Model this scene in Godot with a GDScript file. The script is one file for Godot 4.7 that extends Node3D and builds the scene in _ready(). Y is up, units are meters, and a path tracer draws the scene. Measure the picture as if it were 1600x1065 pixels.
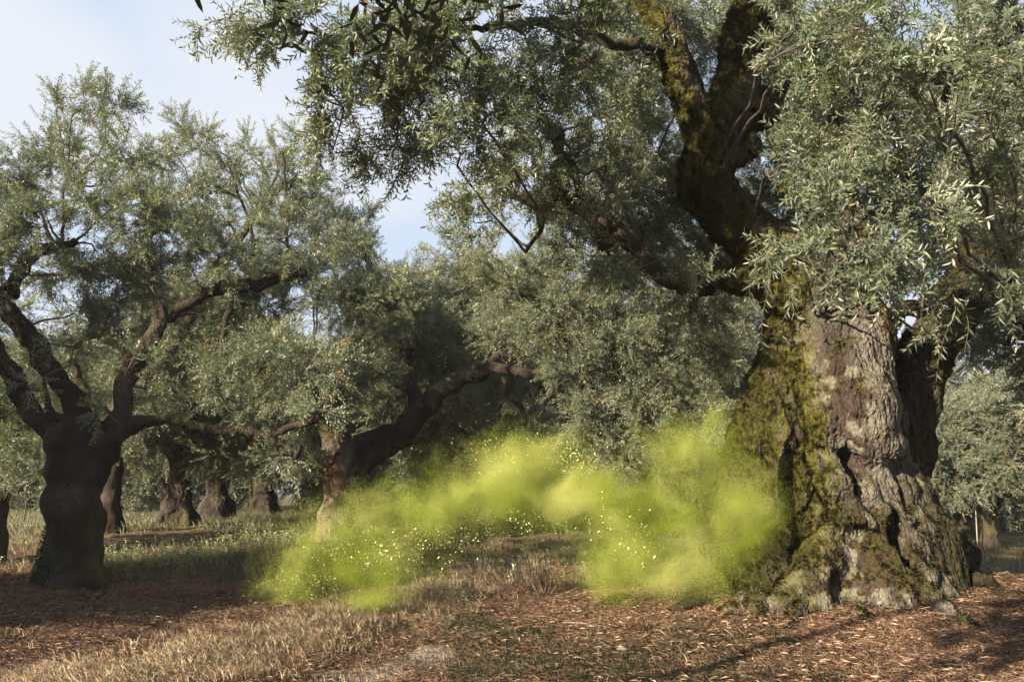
extends Node3D

# ---------------------------------------------------------------- camera numbers
const FOCAL := 1186.0
const CX := 800.0
const CY := 532.5
const EYE := 1.5
const PITCH := 0.1976

var used := {}
var bark_mat: StandardMaterial3D
var dark_bark_mat: StandardMaterial3D
var leaf_mat: StandardMaterial3D
var twig_mat: StandardMaterial3D
var plain_mat: StandardMaterial3D
var shoots := {}
var nz := FastNoiseLite.new()
var nz2 := FastNoiseLite.new()
var ridge := FastNoiseLite.new()
var tracks := {}


# ---------------------------------------------------------------- a small mesh builder
class Geo:
	var v := PackedVector3Array()
	var n := PackedVector3Array()
	var c := PackedColorArray()
	var ix := PackedInt32Array()

	func vert(p: Vector3, nn: Vector3, cc: Color) -> int:
		v.append(p)
		n.append(nn)
		c.append(cc)
		return v.size() - 1

	func tri(a: int, b: int, d: int) -> void:      # a, b, d counter-clockwise seen from outside
		ix.append(a)
		ix.append(d)
		ix.append(b)

	func mesh() -> ArrayMesh:
		var a := []
		a.resize(Mesh.ARRAY_MAX)
		a[Mesh.ARRAY_VERTEX] = v
		a[Mesh.ARRAY_NORMAL] = n
		a[Mesh.ARRAY_COLOR] = c
		a[Mesh.ARRAY_INDEX] = ix
		var m := ArrayMesh.new()
		if v.size() > 0:
			m.add_surface_from_arrays(Mesh.PRIMITIVE_TRIANGLES, a)
		return m

	# swept tube through pts with radii, rough skin
	func tube(pts: PackedVector3Array, rad: PackedFloat32Array, sides: int, col: Color, rough: float, noise: FastNoiseLite, off := Vector3.ZERO) -> void:
		var count := pts.size()
		if count < 2:
			return
		var t0 := (pts[1] - pts[0]).normalized()
		var u := t0.cross(Vector3(0.31, 0.9, 0.27)).normalized()
		var start := v.size()
		for i in count:
			var t := (pts[mini(i + 1, count - 1)] - pts[maxi(i - 1, 0)]).normalized()
			u = (u - t * u.dot(t)).normalized()
			var w := t.cross(u)
			for k in sides:
				var a := TAU * k / sides
				var d := u * cos(a) + w * sin(a)
				var r := rad[i]
				if rough > 0.0:
					var q := pts[i] + d * r
					r *= 1.0 + rough * noise.get_noise_3d(q.x * 9.0, q.y * 9.0, q.z * 9.0)
				vert(pts[i] + d * r - off, d, col)
		for i in count - 1:
			for k in sides:
				var k2 := (k + 1) % sides
				var a := start + i * sides + k
				var b := start + i * sides + k2
				tri(a, b, b + sides)
				tri(a, b + sides, a + sides)
		var tip := vert(pts[count - 1] + (pts[count - 1] - pts[count - 2]).normalized() * rad[count - 1] * 0.6 - off, t0, col)
		var last := start + (count - 1) * sides
		for k in sides:
			tri(last + k, last + (k + 1) % sides, tip)


# ---------------------------------------------------------------- naming and tagging
func numbered(called: String) -> String:
	if not used.has(called):
		used[called] = 0
		return called
	used[called] += 1
	return "%s_%03d" % [called, used[called]]


func tag(o: Node3D, label: String, category: String, group := "", kind := "") -> Node3D:
	if label != "":
		o.set_meta("label", label)
	if category != "":
		o.set_meta("category", category)
	if group != "":
		o.set_meta("group", group)
	if kind != "":
		o.set_meta("kind", kind)
	return o


func base(called: String, at: Vector3) -> Node3D:
	var o := Node3D.new()
	o.name = numbered(called)
	add_child(o)
	o.position = at
	return o


func obj(called: String, m: Mesh, mat: Material, parent: Node3D = null) -> MeshInstance3D:
	var o := MeshInstance3D.new()
	o.mesh = m
	o.material_override = mat
	if parent == null:
		o.name = numbered(called)
		add_child(o)
	else:
		o.name = called
		parent.add_child(o, true)
	return o


func scatter(called: String, m: Mesh, mat: Material, places: Array, tints: Array, parent: Node3D = null) -> MultiMeshInstance3D:
	var mm := MultiMesh.new()
	mm.transform_format = MultiMesh.TRANSFORM_3D
	mm.use_colors = true
	mm.mesh = m
	mm.instance_count = places.size()
	for i in places.size():
		mm.set_instance_transform(i, places[i])
		mm.set_instance_color(i, tints[i])
	var o := MultiMeshInstance3D.new()
	o.multimesh = mm
	o.material_override = mat
	o.set_meta("kind", "stuff")
	if parent == null:
		o.name = numbered(called)
		add_child(o)
	else:
		o.name = called
		parent.add_child(o, true)
	return o


# ---------------------------------------------------------------- places
func look(px: float, py: float) -> Vector3:
	var r := Vector3((px - CX) / FOCAL, -(py - CY) / FOCAL, -1.0)
	return r.rotated(Vector3.RIGHT, PITCH)


func P(px: float, py: float, d: float) -> Vector3:    # the point d metres ahead
	var r := look(px, py)
	return Vector3(0, EYE, 0) + r * (d / -r.z)


func size_at(w: float, d: float) -> float:             # metres that w photo pixels span there
	return w / FOCAL * d * 1.02


func gh(x: float, z: float) -> float:
	var d := -z
	var side := lerpf(1.0, -0.95, smoothstep(-1.0, 9.0, x - d * 0.12))
	var h := 0.56 * smoothstep(12.0, 20.0, d) * side
	var g := Vector2(x - 4.9, (z + 9.6))
	h += 0.46 * exp(-(g.x * g.x / 14.0 + g.y * g.y / 7.0))
	h += 0.10 * exp(-(pow(x + 7.0, 2) / 3.0 + pow(z + 12.2, 2) / 3.0))
	h += nz.get_noise_2d(x * 8.0, z * 8.0) * 0.10 * smoothstep(3.0, 9.0, d)
	h += nz2.get_noise_2d(x * 40.0, z * 40.0) * 0.035
	h -= 0.05 * exp(-pow(near_line("ruts", x, z) / 0.35, 2))
	return h


func G(px: float, py: float) -> Vector3:               # where the ground is met
	var r := look(px, py)
	r = r / -r.z
	var d := 3.0
	while d < 70.0:
		var p := Vector3(0, EYE, 0) + r * d
		if p.y < gh(p.x, p.z):
			return p
		d += 0.05 + d * 0.004
	return Vector3(0, EYE, 0) + r * 70.0


func near_line(called: String, x: float, z: float) -> float:
	if not tracks.has(called):
		return 99.0
	var best := 99.0
	var q := Vector2(x, z)
	var l: PackedVector2Array = tracks[called]
	for i in l.size() - 1:
		var s := Geometry2D.get_closest_point_to_segment(q, l[i], l[i + 1])
		best = minf(best, s.distance_to(q))
	return best


func line_on_ground(list: Array) -> PackedVector2Array:
	var out := PackedVector2Array()
	for a in list:
		var p := G(a[0], a[1])
		out.append(Vector2(p.x, p.z))
	return out


# smooth a chain of [px, py, depth, width px] into points and radii
func chain(list: Array, step: float, slim := 1.0) -> Array:
	var p := PackedVector3Array()
	var r := PackedFloat32Array()
	for a in list:
		p.append(P(a[0], a[1], a[2]))
		r.append(size_at(a[3], a[2]) * 0.5 * slim)
	return smooth(p, r, step)


func smooth(p: PackedVector3Array, r: PackedFloat32Array, step: float) -> Array:
	var op := PackedVector3Array()
	var orr := PackedFloat32Array()
	for i in p.size() - 1:
		var a := p[maxi(i - 1, 0)]
		var d := p[mini(i + 2, p.size() - 1)]
		var m := maxi(1, int(ceil(p[i].distance_to(p[i + 1]) / step)))
		for k in m:
			var t := float(k) / m
			op.append(p[i].cubic_interpolate(p[i + 1], a, d, t))
			orr.append(lerpf(r[i], r[i + 1], t))
	op.append(p[p.size() - 1])
	orr.append(r[r.size() - 1])
	return [op, orr]


# ---------------------------------------------------------------- wood as a smooth field, meshed with surface nets
func wood_mesh(chains: Array, holes: Array, cell: float, k: float, bulge: float, bulge_freq: float, fine: float, off: Vector3, paint: Callable) -> ArrayMesh:
	var A := PackedVector3Array()
	var AB := PackedVector3Array()
	var IV := PackedFloat32Array()
	var RA := PackedFloat32Array()
	var DR := PackedFloat32Array()
	var ID := PackedInt32Array()
	var nth := 0
	var lo := Vector3(1e9, 1e9, 1e9)
	var hi := -lo
	for c in chains:
		var pts: PackedVector3Array = c[0]
		var rad: PackedFloat32Array = c[1]
		for i in pts.size():
			var r := rad[i] + 0.12
			lo = lo.min(pts[i] - Vector3(r, r, r))
			hi = hi.max(pts[i] + Vector3(r, r, r))
			if i + 1 < pts.size():
				A.append(pts[i])
				AB.append(pts[i + 1] - pts[i])
				IV.append(1.0 / maxf(1e-6, (pts[i + 1] - pts[i]).length_squared()))
				RA.append(rad[i])
				DR.append(rad[i + 1] - rad[i])
				ID.append(nth)
		nth += 1
	var B := 4
	var size := cell * B
	var nb := Vector3i(((hi - lo) / size).ceil()) + Vector3i.ONE
	var N := nb * B + Vector3i.ONE
	var field := PackedFloat32Array()
	field.resize(N.x * N.y * N.z)
	field.fill(9.0)
	var sx := N.y * N.z
	var sy := N.z
	var blocks := []
	var reach := size * 0.87 + bulge + k * 0.3
	for bx in nb.x:
		for by in nb.y:
			for bz in nb.z:
				var cen := lo + (Vector3(bx, by, bz) + Vector3(0.5, 0.5, 0.5)) * size
				var near := PackedInt32Array()
				var dmin := 9.0
				var ds := PackedFloat32Array()
				for i in A.size():
					var q := cen - A[i]
					var t := clampf(q.dot(AB[i]) * IV[i], 0.0, 1.0)
					var e := q.distance_to(AB[i] * t) - (RA[i] + DR[i] * t)
					dmin = minf(dmin, e)
					if e < reach + k + size:
						near.append(i)
				if near.is_empty() or dmin > reach or dmin < -size * 2.0 - bulge - k - (0.9 if holes.size() > 0 else 0.0):
					if dmin < 0.0 and not near.is_empty():
						for x in B:
							for y in B:
								for z in B:
									field[(bx * B + x) * sx + (by * B + y) * sy + bz * B + z] = -1.0
					continue
				blocks.append(Vector3i(bx, by, bz))
				for x in B:
					for y in B:
						for z in B:
							var p := lo + Vector3(bx * B + x, by * B + y, bz * B + z) * cell
							var d := 9.0
							var one := 9.0
							var was := -1
							for i in near:
								if ID[i] != was:
									if one < d + k:
										var h := maxf(k - absf(d - one), 0.0) / k
										d = minf(d, one) - h * h * k * 0.25
									one = 9.0
									was = ID[i]
								var q := p - A[i]
								var t := clampf(q.dot(AB[i]) * IV[i], 0.0, 1.0)
								one = minf(one, q.distance_to(AB[i] * t) - (RA[i] + DR[i] * t))
							if one < d + k:
								var h := maxf(k - absf(d - one), 0.0) / k
								d = minf(d, one) - h * h * k * 0.25
							if d < 0.3:
								d += bulge * (nz.get_noise_3d(p.x * bulge_freq, p.y * bulge_freq * 0.45, p.z * bulge_freq) + 0.45 * nz2.get_noise_3d(p.x * bulge_freq * 2.7, p.y * bulge_freq * 1.6, p.z * bulge_freq * 2.7))
								for hl in holes:
									var e: float = hl[1] - ((p - hl[0]) * hl[2]).length()
									var kk := 0.10
									var h := maxf(kk - absf(d - e), 0.0) / kk
									d = maxf(d, e) + h * h * kk * 0.25
							field[(bx * B + x) * sx + (by * B + y) * sy + bz * B + z] = d
	# surface nets
	var at := PackedInt32Array()
	at.resize(N.x * N.y * N.z)
	at.fill(-1)
	var g := Geo.new()
	var pos := PackedVector3Array()
	var cells := PackedInt32Array()
	var corner := PackedInt32Array([0, sx, sy, sx + sy, 1, sx + 1, sy + 1, sx + sy + 1])
	var cv: Array[Vector3] = [Vector3(0, 0, 0), Vector3(1, 0, 0), Vector3(0, 1, 0), Vector3(1, 1, 0), Vector3(0, 0, 1), Vector3(1, 0, 1), Vector3(0, 1, 1), Vector3(1, 1, 1)]
	var ea := PackedInt32Array([0, 2, 4, 6, 0, 1, 4, 5, 0, 1, 2, 3])
	var eb := PackedInt32Array([1, 3, 5, 7, 2, 3, 6, 7, 4, 5, 6, 7])
	for b: Vector3i in blocks:
		for x in B:
			for y in B:
				for z in B:
					var i := (b.x * B + x) * sx + (b.y * B + y) * sy + b.z * B + z
					if i + sx + sy + 1 >= field.size():
						continue
					var inside := 0
					for q in 8:
						if field[i + corner[q]] < 0.0:
							inside += 1
					if inside == 0 or inside == 8:
						continue
					var s := Vector3.ZERO
					var m := 0
					for e in 12:
						var fa := field[i + corner[ea[e]]]
						var fb := field[i + corner[eb[e]]]
						if (fa < 0.0) != (fb < 0.0):
							s += cv[ea[e]].lerp(cv[eb[e]], clampf(fa / (fa - fb), 0.02, 0.98))
							m += 1
					at[i] = pos.size()
					cells.append(i)
					pos.append(lo + (Vector3(b.x * B + x, b.y * B + y, b.z * B + z) + s / m) * cell)
	var faces := PackedInt32Array()
	var axis := PackedInt32Array([sx, sy, 1])
	for i in cells:
		for a in 3:
			var j := i + axis[a]
			var u := axis[(a + 1) % 3]
			var w := axis[(a + 2) % 3]
			if j >= field.size() or (field[i] < 0.0) == (field[j] < 0.0) or i - u - w < 0:
				continue
			var q0 := at[i]
			var q1 := at[i - u]
			var q2 := at[i - u - w]
			var q3 := at[i - w]
			if q1 < 0 or q2 < 0 or q3 < 0:
				continue
			if field[i] < 0.0:
				faces.append_array(PackedInt32Array([q0, q1, q2, q0, q2, q3]))
			else:
				faces.append_array(PackedInt32Array([q0, q2, q1, q0, q3, q2]))
	for turn in 3:
		if turn == 1 and fine > 0.035:      # the near trunk: every face into four, for crisp fissures
			var mids := {}
			var split := PackedInt32Array()
			for f in range(0, faces.size(), 3):
				var e := PackedInt32Array([0, 0, 0])
				for q in 3:
					var i := faces[f + q]
					var j := faces[f + (q + 1) % 3]
					var key := mini(i, j) * 4000000 + maxi(i, j)
					if not mids.has(key):
						mids[key] = pos.size()
						pos.append((pos[i] + pos[j]) * 0.5)
					e[q] = mids[key]
				split.append_array(PackedInt32Array([faces[f], e[0], e[2], e[0], faces[f + 1], e[1], e[2], e[1], faces[f + 2], e[0], e[1], e[2]]))
			faces = split
		var nn := PackedVector3Array()
		nn.resize(pos.size())
		for f in range(0, faces.size(), 3):
			var w := (pos[faces[f + 1]] - pos[faces[f]]).cross(pos[faces[f + 2]] - pos[faces[f]])
			nn[faces[f]] += w
			nn[faces[f + 1]] += w
			nn[faces[f + 2]] += w
		for i in pos.size():
			nn[i] = nn[i].normalized()
		if turn == 0:
			for i in pos.size():
				var p := pos[i]
				var tw := p.y * 1.3
				pos[i] = p + nn[i] * fine * (ridge.get_noise_3d(p.x * 6.0 + tw, p.y * 1.2, p.z * 6.0 - tw) - 0.2)
		elif turn == 1:
			for i in pos.size():
				var p := pos[i]
				var tw := p.y * 1.6
				var a := ridge.get_noise_3d(p.x * 13.0 + 7.0 + tw, p.y * 3.0, p.z * 13.0)
				var b2 := ridge.get_noise_3d(p.x * 34.0 + tw, p.y * 11.0, p.z * 34.0 + 5.0)
				pos[i] = p - nn[i] * fine * (0.75 * smoothstep(0.35, 0.95, a) + 0.32 * smoothstep(0.2, 0.9, b2))
		else:
			for i in pos.size():
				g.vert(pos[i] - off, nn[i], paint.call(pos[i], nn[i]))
	g.ix.resize(faces.size())
	for f in range(0, faces.size(), 3):
		g.ix[f] = faces[f]
		g.ix[f + 1] = faces[f + 2]
		g.ix[f + 2] = faces[f + 1]
	return g.mesh()


# ---------------------------------------------------------------- leaves
func leaf(g: Geo, at: Vector3, dir: Vector3, up: Vector3, length: float, width: float, top: Color, under: Color, full: bool) -> void:
	var side := dir.cross(up).normalized()
	var n := side.cross(dir).normalized()
	if full:
		for s in 2:
			var col := top if s == 0 else under
			var f := 0.0004 if s == 0 else -0.0004
			var nn := n if s == 0 else -n
			var b := g.vert(at + n * f, nn, col)
			var l1 := g.vert(at + dir * length * 0.35 - side * width * 0.5 + n * (f + width * 0.12), (nn + side * 0.25 * (1 - 2 * s)).normalized(), col)
			var r1 := g.vert(at + dir * length * 0.35 + side * width * 0.5 + n * (f + width * 0.12), (nn - side * 0.25 * (1 - 2 * s)).normalized(), col)
			var l2 := g.vert(at + dir * length * 0.72 - side * width * 0.36 + n * (f - length * 0.02), (nn + side * 0.25 * (1 - 2 * s) + dir * 0.1 * (1 - 2 * s)).normalized(), col)
			var r2 := g.vert(at + dir * length * 0.72 + side * width * 0.36 + n * (f - length * 0.02), (nn - side * 0.25 * (1 - 2 * s) + dir * 0.1 * (1 - 2 * s)).normalized(), col)
			var t := g.vert(at + dir * length - n * length * 0.08 + n * f, (nn + dir * 0.2 * (1 - 2 * s)).normalized(), col)
			if s == 0:
				g.tri(b, r1, l1)
				g.tri(l1, r1, r2)
				g.tri(l1, r2, l2)
				g.tri(l2, r2, t)
			else:
				g.tri(b, l1, r1)
				g.tri(l1, r2, r1)
				g.tri(l1, l2, r2)
				g.tri(l2, t, r2)
	else:
		for s in 2:
			var col := top if s == 0 else under
			var f := 0.0005 if s == 0 else -0.0005
			var nn := n if s == 0 else -n
			var b := g.vert(at + n * f, nn, col)
			var l1 := g.vert(at + dir * length * 0.5 - side * width * 0.5 + n * f, nn, col)
			var r1 := g.vert(at + dir * length * 0.5 + side * width * 0.5 + n * f, nn, col)
			var t := g.vert(at + dir * length + n * f, nn, col)
			if s == 0:
				g.tri(b, r1, l1)
				g.tri(l1, r1, t)
			else:
				g.tri(b, l1, r1)
				g.tri(l1, t, r1)


func leaf_colors(rng: RandomNumberGenerator) -> Array:
	var k := rng.randf_range(0.75, 1.3)
	var top := Color(0.190, 0.224, 0.152) * k
	var under := Color(0.485, 0.505, 0.405) * rng.randf_range(0.8, 1.15)
	var odd := rng.randf()
	if odd < 0.014:
		top = Color(0.36, 0.25, 0.07)
		under = top
	elif odd < 0.026:
		top = Color(0.30, 0.15, 0.07)
		under = top
	top.a = 1.0
	under.a = 1.0
	return [top, under]


# a leafy olive shoot that grows along +y
func shoot_mesh(rng: RandomNumberGenerator, pairs: int, length: float, leaf_len: float, leaf_w: float, full: bool, stem := 0.003) -> ArrayMesh:
	var g := Geo.new()
	var pts := PackedVector3Array()
	var rad := PackedFloat32Array()
	var bend := Vector2(rng.randf_range(-0.3, 0.3), rng.randf_range(-0.3, 0.3))
	var segs := 4 if full else 2
	for i in segs + 1:
		var t := float(i) / segs
		pts.append(Vector3(bend.x * t * t * length, t * length, bend.y * t * t * length))
		rad.append(lerpf(stem, stem * 0.35, t))
	g.tube(pts, rad, 3, Color(0.20, 0.17, 0.10), 0.0, null)
	for i in pairs:
		var t := (i + 0.6) / pairs
		var at := Vector3(bend.x * t * t * length, t * length, bend.y * t * t * length)
		var stemdir := Vector3(bend.x * 2.0 * t, 1.0, bend.y * 2.0 * t).normalized()
		for s in 2:
			if rng.randf() < 0.08:
				continue
			var phi := i * PI * 0.5 + s * PI + rng.randf_range(-0.5, 0.5)
			var out := Vector3(cos(phi), 0, sin(phi))
			var lean := rng.randf_range(0.55, 1.15)
			var dir := (stemdir * cos(lean) + out * sin(lean)).normalized()
			var up := (stemdir * sin(lean) - out * cos(lean)).normalized()
			up = up.rotated(dir, rng.randf_range(-0.7, 0.7))
			var c := leaf_colors(rng)
			var size := rng.randf_range(0.75, 1.15) * (1.0 - 0.3 * absf(t - 0.4))
			leaf(g, at, dir, up, leaf_len * size, leaf_w * rng.randf_range(0.85, 1.15), c[0], c[1], full)
	return g.mesh()


func facing(dir: Vector3, turn: float) -> Basis:         # a basis whose y runs along dir
	var y := dir.normalized()
	var x := y.cross(Vector3(0.37, 0.21, 0.9)).normalized()
	x = x.rotated(y, turn)
	return Basis(x, y, x.cross(y))


# ---------------------------------------------------------------- a tree's crown: clumps of branchlets with leafy shoots
func crown(tree: Node3D, skel: PackedVector3Array, clumps: Array, shoot: Mesh, density: float, seed_: int, droop := 0.35, branch_r := 0.03, shoot_scale := 1.0) -> void:
	var rng := RandomNumberGenerator.new()
	rng.seed = seed_
	var places := []
	var tints := []
	var g := Geo.new()
	var off := tree.position
	for cl in clumps:
		var c: Vector3 = cl[0]
		var r: float = cl[1]
		var how: float = cl[2] if cl.size() > 2 else 1.0
		var best := c - Vector3(0, r, 0)
		var score := 1e9
		for s in skel:
			var q := s.distance_to(c) + maxf(0.0, s.y - c.y) * 1.5
			if q < score:
				score = q
				best = s
		# the clump's own branch
		var mid := best.lerp(c, 0.5) + Vector3(rng.randfn() * 0.16, 0.10 * best.distance_to(c) + rng.randfn() * 0.14, rng.randfn() * 0.16)
		var mid2 := best.lerp(c, 0.75) + Vector3(rng.randfn(), rng.randfn(), rng.randfn()) * minf(0.3, best.distance_to(c) * 0.12)
		var br := smooth(PackedVector3Array([best, mid, mid2, c]), PackedFloat32Array([branch_r, branch_r * 0.75, branch_r * 0.55, branch_r * 0.3]), 0.25)
		crook(br, 2.5)
		g.tube(br[0], br[1], 6, Color(0.070, 0.058, 0.044), 0.3, nz2, off)
		var bp: PackedVector3Array = br[0]
		var total := int(density * how * pow(r, 2.1)) + 6
		var subs := maxi(5, int(total / 11.0))
		for s in subs:
			var dir := Vector3(rng.randfn(), rng.randfn() * 0.9 + 0.15, rng.randfn()).normalized()
			var end := c + dir * r * rng.randf_range(0.55, 1.1)
			var from := bp[int(bp.size() * rng.randf_range(0.55, 0.999))]
			var bow := from.lerp(end, 0.5) + Vector3(rng.randfn(), rng.randfn() + 0.6, rng.randfn()) * r * 0.13
			end.y -= droop * r * 0.35 * rng.randf()
			var sp := PackedVector3Array()
			var sr := PackedFloat32Array()
			for i in 5:
				var t := i / 4.0
				sp.append(from.lerp(bow, t).lerp(bow.lerp(end, t), t))
				sr.append(lerpf(branch_r * 0.22, 0.003, t))
			g.tube(sp, sr, 3, Color(0.13, 0.11, 0.08), 0.0, nz2, off)
			var count := int(total / float(subs)) + (1 if rng.randf() < 0.5 else 0)
			for i in count:
				var t := 1.0 if i == 0 else rng.randf_range(0.35, 1.0)
				var p := from.lerp(bow, t).lerp(bow.lerp(end, t), t)
				var along := (from.lerp(bow, t).direction_to(bow.lerp(end, t))).normalized()
				var d := along * 0.8 + Vector3(rng.randfn(), rng.randfn(), rng.randfn()) * (0.25 if i == 0 else 0.5)
				d.y += lerpf(-droop, 0.30, clampf((p.y - c.y) / r * 0.5 + 0.5, 0.0, 1.0))
				var b := facing(d, rng.randf() * TAU) * Basis().scaled(Vector3.ONE * shoot_scale * rng.randf_range(0.75, 1.2))
				places.append(Transform3D(b, p - off))
				var k := rng.randf_range(0.85, 1.15)
				var t2 := Color(k * rng.randf_range(0.96, 1.06), k, k * rng.randf_range(0.9, 1.05))
				tints.append(t2 if rng.randf() > 0.008 else Color(1.25, 0.75, 0.45))
	var tw := obj("twigs", g.mesh(), twig_mat, tree)
	tw.set_meta("kind", "stuff")
	scatter("crown", shoot, leaf_mat, places, tints, tree)


func clumps_from(list: Array) -> Array:                   # [px, py, depth, radius px, density]
	var out := []
	for a in list:
		out.append([P(a[0], a[1], a[2]), size_at(a[3], a[2]), a[4] if a.size() > 4 else 1.0])
	return out


func bark_paint(p: Vector3, n: Vector3) -> Color:
	var a := nz2.get_noise_3d(p.x * 14.0, p.y * 8.0, p.z * 14.0)
	var c := Color(0.050, 0.039, 0.030).lerp(Color(0.115, 0.096, 0.078), clampf(a + 0.3, 0.0, 1.0))
	var m := nz.get_noise_3d(p.x * 5.0 + 30.0, p.y * 5.0, p.z * 5.0)
	return c.lerp(Color(0.10, 0.095, 0.035), smoothstep(0.15, 0.45, m) * 0.7)


func giant_paint(p: Vector3, n: Vector3) -> Color:
	var a := nz2.get_noise_3d(p.x * 16.0 + p.y * 2.0, p.y * 4.0, p.z * 16.0)
	var c := Color(0.115, 0.094, 0.076).lerp(Color(0.27, 0.245, 0.205), clampf(a * 1.3 + 0.4, 0.0, 1.0))
	# pale bare wood of the front strand and foot, sunlit brightness painted in
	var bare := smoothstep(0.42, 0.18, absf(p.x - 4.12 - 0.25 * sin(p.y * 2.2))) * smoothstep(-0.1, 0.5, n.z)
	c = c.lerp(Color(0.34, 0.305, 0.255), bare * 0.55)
	# brown rot
	var b := nz.get_noise_3d(p.x * 7.0 - 9.0, p.y * 4.0, p.z * 7.0)
	c = c.lerp(Color(0.085, 0.052, 0.037), smoothstep(0.15, 0.4, b) * 0.8)
	# pale lichen
	var l := nz2.get_noise_3d(p.x * 40.0, p.y * 40.0, p.z * 40.0) + 0.7 * nz.get_noise_3d(p.x * 8.0, p.y * 8.0 + 50.0, p.z * 8.0)
	c = c.lerp(Color(0.40, 0.385, 0.29), smoothstep(0.2, 0.5, l) * 0.75)
	c = c.lerp(Color(0.06, 0.047, 0.036), smoothstep(4.55, 5.0, p.x + nz.get_noise_3d(p.x * 9.0, p.y * 9.0, p.z * 9.0) * 0.5) * 0.8)  # right side of the trunk: shade painted over its dark bark
	c = c.lerp(Color(0.075, 0.058, 0.044).lerp(Color(0.17, 0.15, 0.12), clampf(a + 0.3, 0.0, 1.0)), smoothstep(3.3, 4.0, p.y) * 0.85)  # upper limbs browned down, their crown shade painted in
	# moss: the left flank, the big right root (blackened with painted shade), upper sides of limbs
	var m := nz.get_noise_3d(p.x * 6.0, p.y * 4.0, p.z * 6.0) + 0.5 * nz2.get_noise_3d(p.x * 25.0, p.y * 25.0, p.z * 25.0)
	var left := smoothstep(0.2, -0.4, n.x) * smoothstep(3.75, 3.45, p.x) * lerpf(0.55, 1.0, smoothstep(0.6, 1.3, p.y))
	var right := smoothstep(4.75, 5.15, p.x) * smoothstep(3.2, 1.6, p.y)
	var up := smoothstep(0.2, 0.8, n.y) * 0.7 + smoothstep(3.6, 4.4, p.y) * smoothstep(0.0, -0.7, n.x) * 0.25
	var w := clampf(maxf(maxf(left * 1.4, right * 0.85), up) + m * 1.0 - 0.05, 0.0, 1.0)
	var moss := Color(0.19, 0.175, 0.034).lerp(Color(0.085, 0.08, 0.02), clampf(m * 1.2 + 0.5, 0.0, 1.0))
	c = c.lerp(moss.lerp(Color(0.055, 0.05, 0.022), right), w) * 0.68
	c.a = 1.0
	return c


func sunlit_side_paint(p: Vector3, n: Vector3) -> Color:
	var c := bark_paint(p, n)
	var b := nz.get_noise_3d(p.x * 7.0, p.y * 3.0, p.z * 7.0)
	var pale := Color(0.23, 0.19, 0.15).lerp(Color(0.19, 0.085, 0.052), smoothstep(0.05, 0.3, b))
	return c.lerp(pale, smoothstep(-3.55, -3.85, p.x + b * 0.4) * smoothstep(2.9, 2.4, p.y))  # lower left face lightened: its sunlit side is painted in


func moss_on(trunk: Node3D, m: ArrayMesh, count: int) -> void:
	var rng := RandomNumberGenerator.new()
	rng.seed = 41
	var arr := m.surface_get_arrays(0)
	var v: PackedVector3Array = arr[Mesh.ARRAY_VERTEX]
	var n: PackedVector3Array = arr[Mesh.ARRAY_NORMAL]
	var c: PackedColorArray = arr[Mesh.ARRAY_COLOR]
	var places := []
	var tints := []
	var tries := 0
	while places.size() < count and tries < count * 40:
		tries += 1
		var i := rng.randi() % v.size()
		if c[i].b > 0.042 or n[i].z < -0.3 or c[i].g < 0.055:
			continue
		var b := facing(n[i] + Vector3(0, -0.35, 0), rng.randf() * TAU).scaled(Vector3.ONE * rng.randf_range(0.5, 1.5))
		places.append(Transform3D(b, v[i] + Vector3(rng.randfn(), rng.randfn(), rng.randfn()) * 0.008))
		tints.append(tint(rng, 0.3))
	var t := tuft(rng, 16, 0.030, 0.016, 0.004, [Color(0.125, 0.118, 0.028), Color(0.085, 0.085, 0.022), Color(0.17, 0.145, 0.045)], 0.9)
	scatter("moss", t, plain_mat, places, tints, trunk)


# bends a chain this way and that, as an old limb grows
func crook(c: Array, much: float) -> void:
	var pts: PackedVector3Array = c[0]
	var rad: PackedFloat32Array = c[1]
	for i in range(1, pts.size()):
		var p := pts[i]
		var w := Vector3(nz.get_noise_3d(p.x * 22.0, p.y * 22.0, p.z * 22.0), nz.get_noise_3d(p.x * 22.0 + 50.0, p.y * 22.0, p.z * 22.0), nz.get_noise_3d(p.x * 22.0, p.y * 22.0 + 50.0, p.z * 22.0))
		pts[i] = p + w * minf(rad[i], 0.13) * much * 2.0
		rad[i] *= 1.0 + (0.35 if rad[i] < 0.25 else 0.12) * nz2.get_noise_3d(p.x * 30.0, p.y * 30.0, p.z * 30.0)
	c[0] = pts
	c[1] = rad


# knots and healed pruning wounds along a limb
func burrs(c: Array, chains: Array, chance: float, rng: RandomNumberGenerator) -> void:
	var pts: PackedVector3Array = c[0]
	var rad: PackedFloat32Array = c[1]
	for i in range(1, pts.size() - 1):
		if rng.randf() > chance:
			continue
		var d := Vector3(rng.randfn(), rng.randfn(), rng.randfn()).normalized()
		var p := pts[i] + d * (rad[i] - minf(rad[i], 0.2) * 0.2)
		var r := minf(rad[i], 0.2) * rng.randf_range(0.3, 0.5)
		chains.append([PackedVector3Array([p, p + d * r * 0.6]), PackedFloat32Array([r, r * 0.75])])


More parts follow.
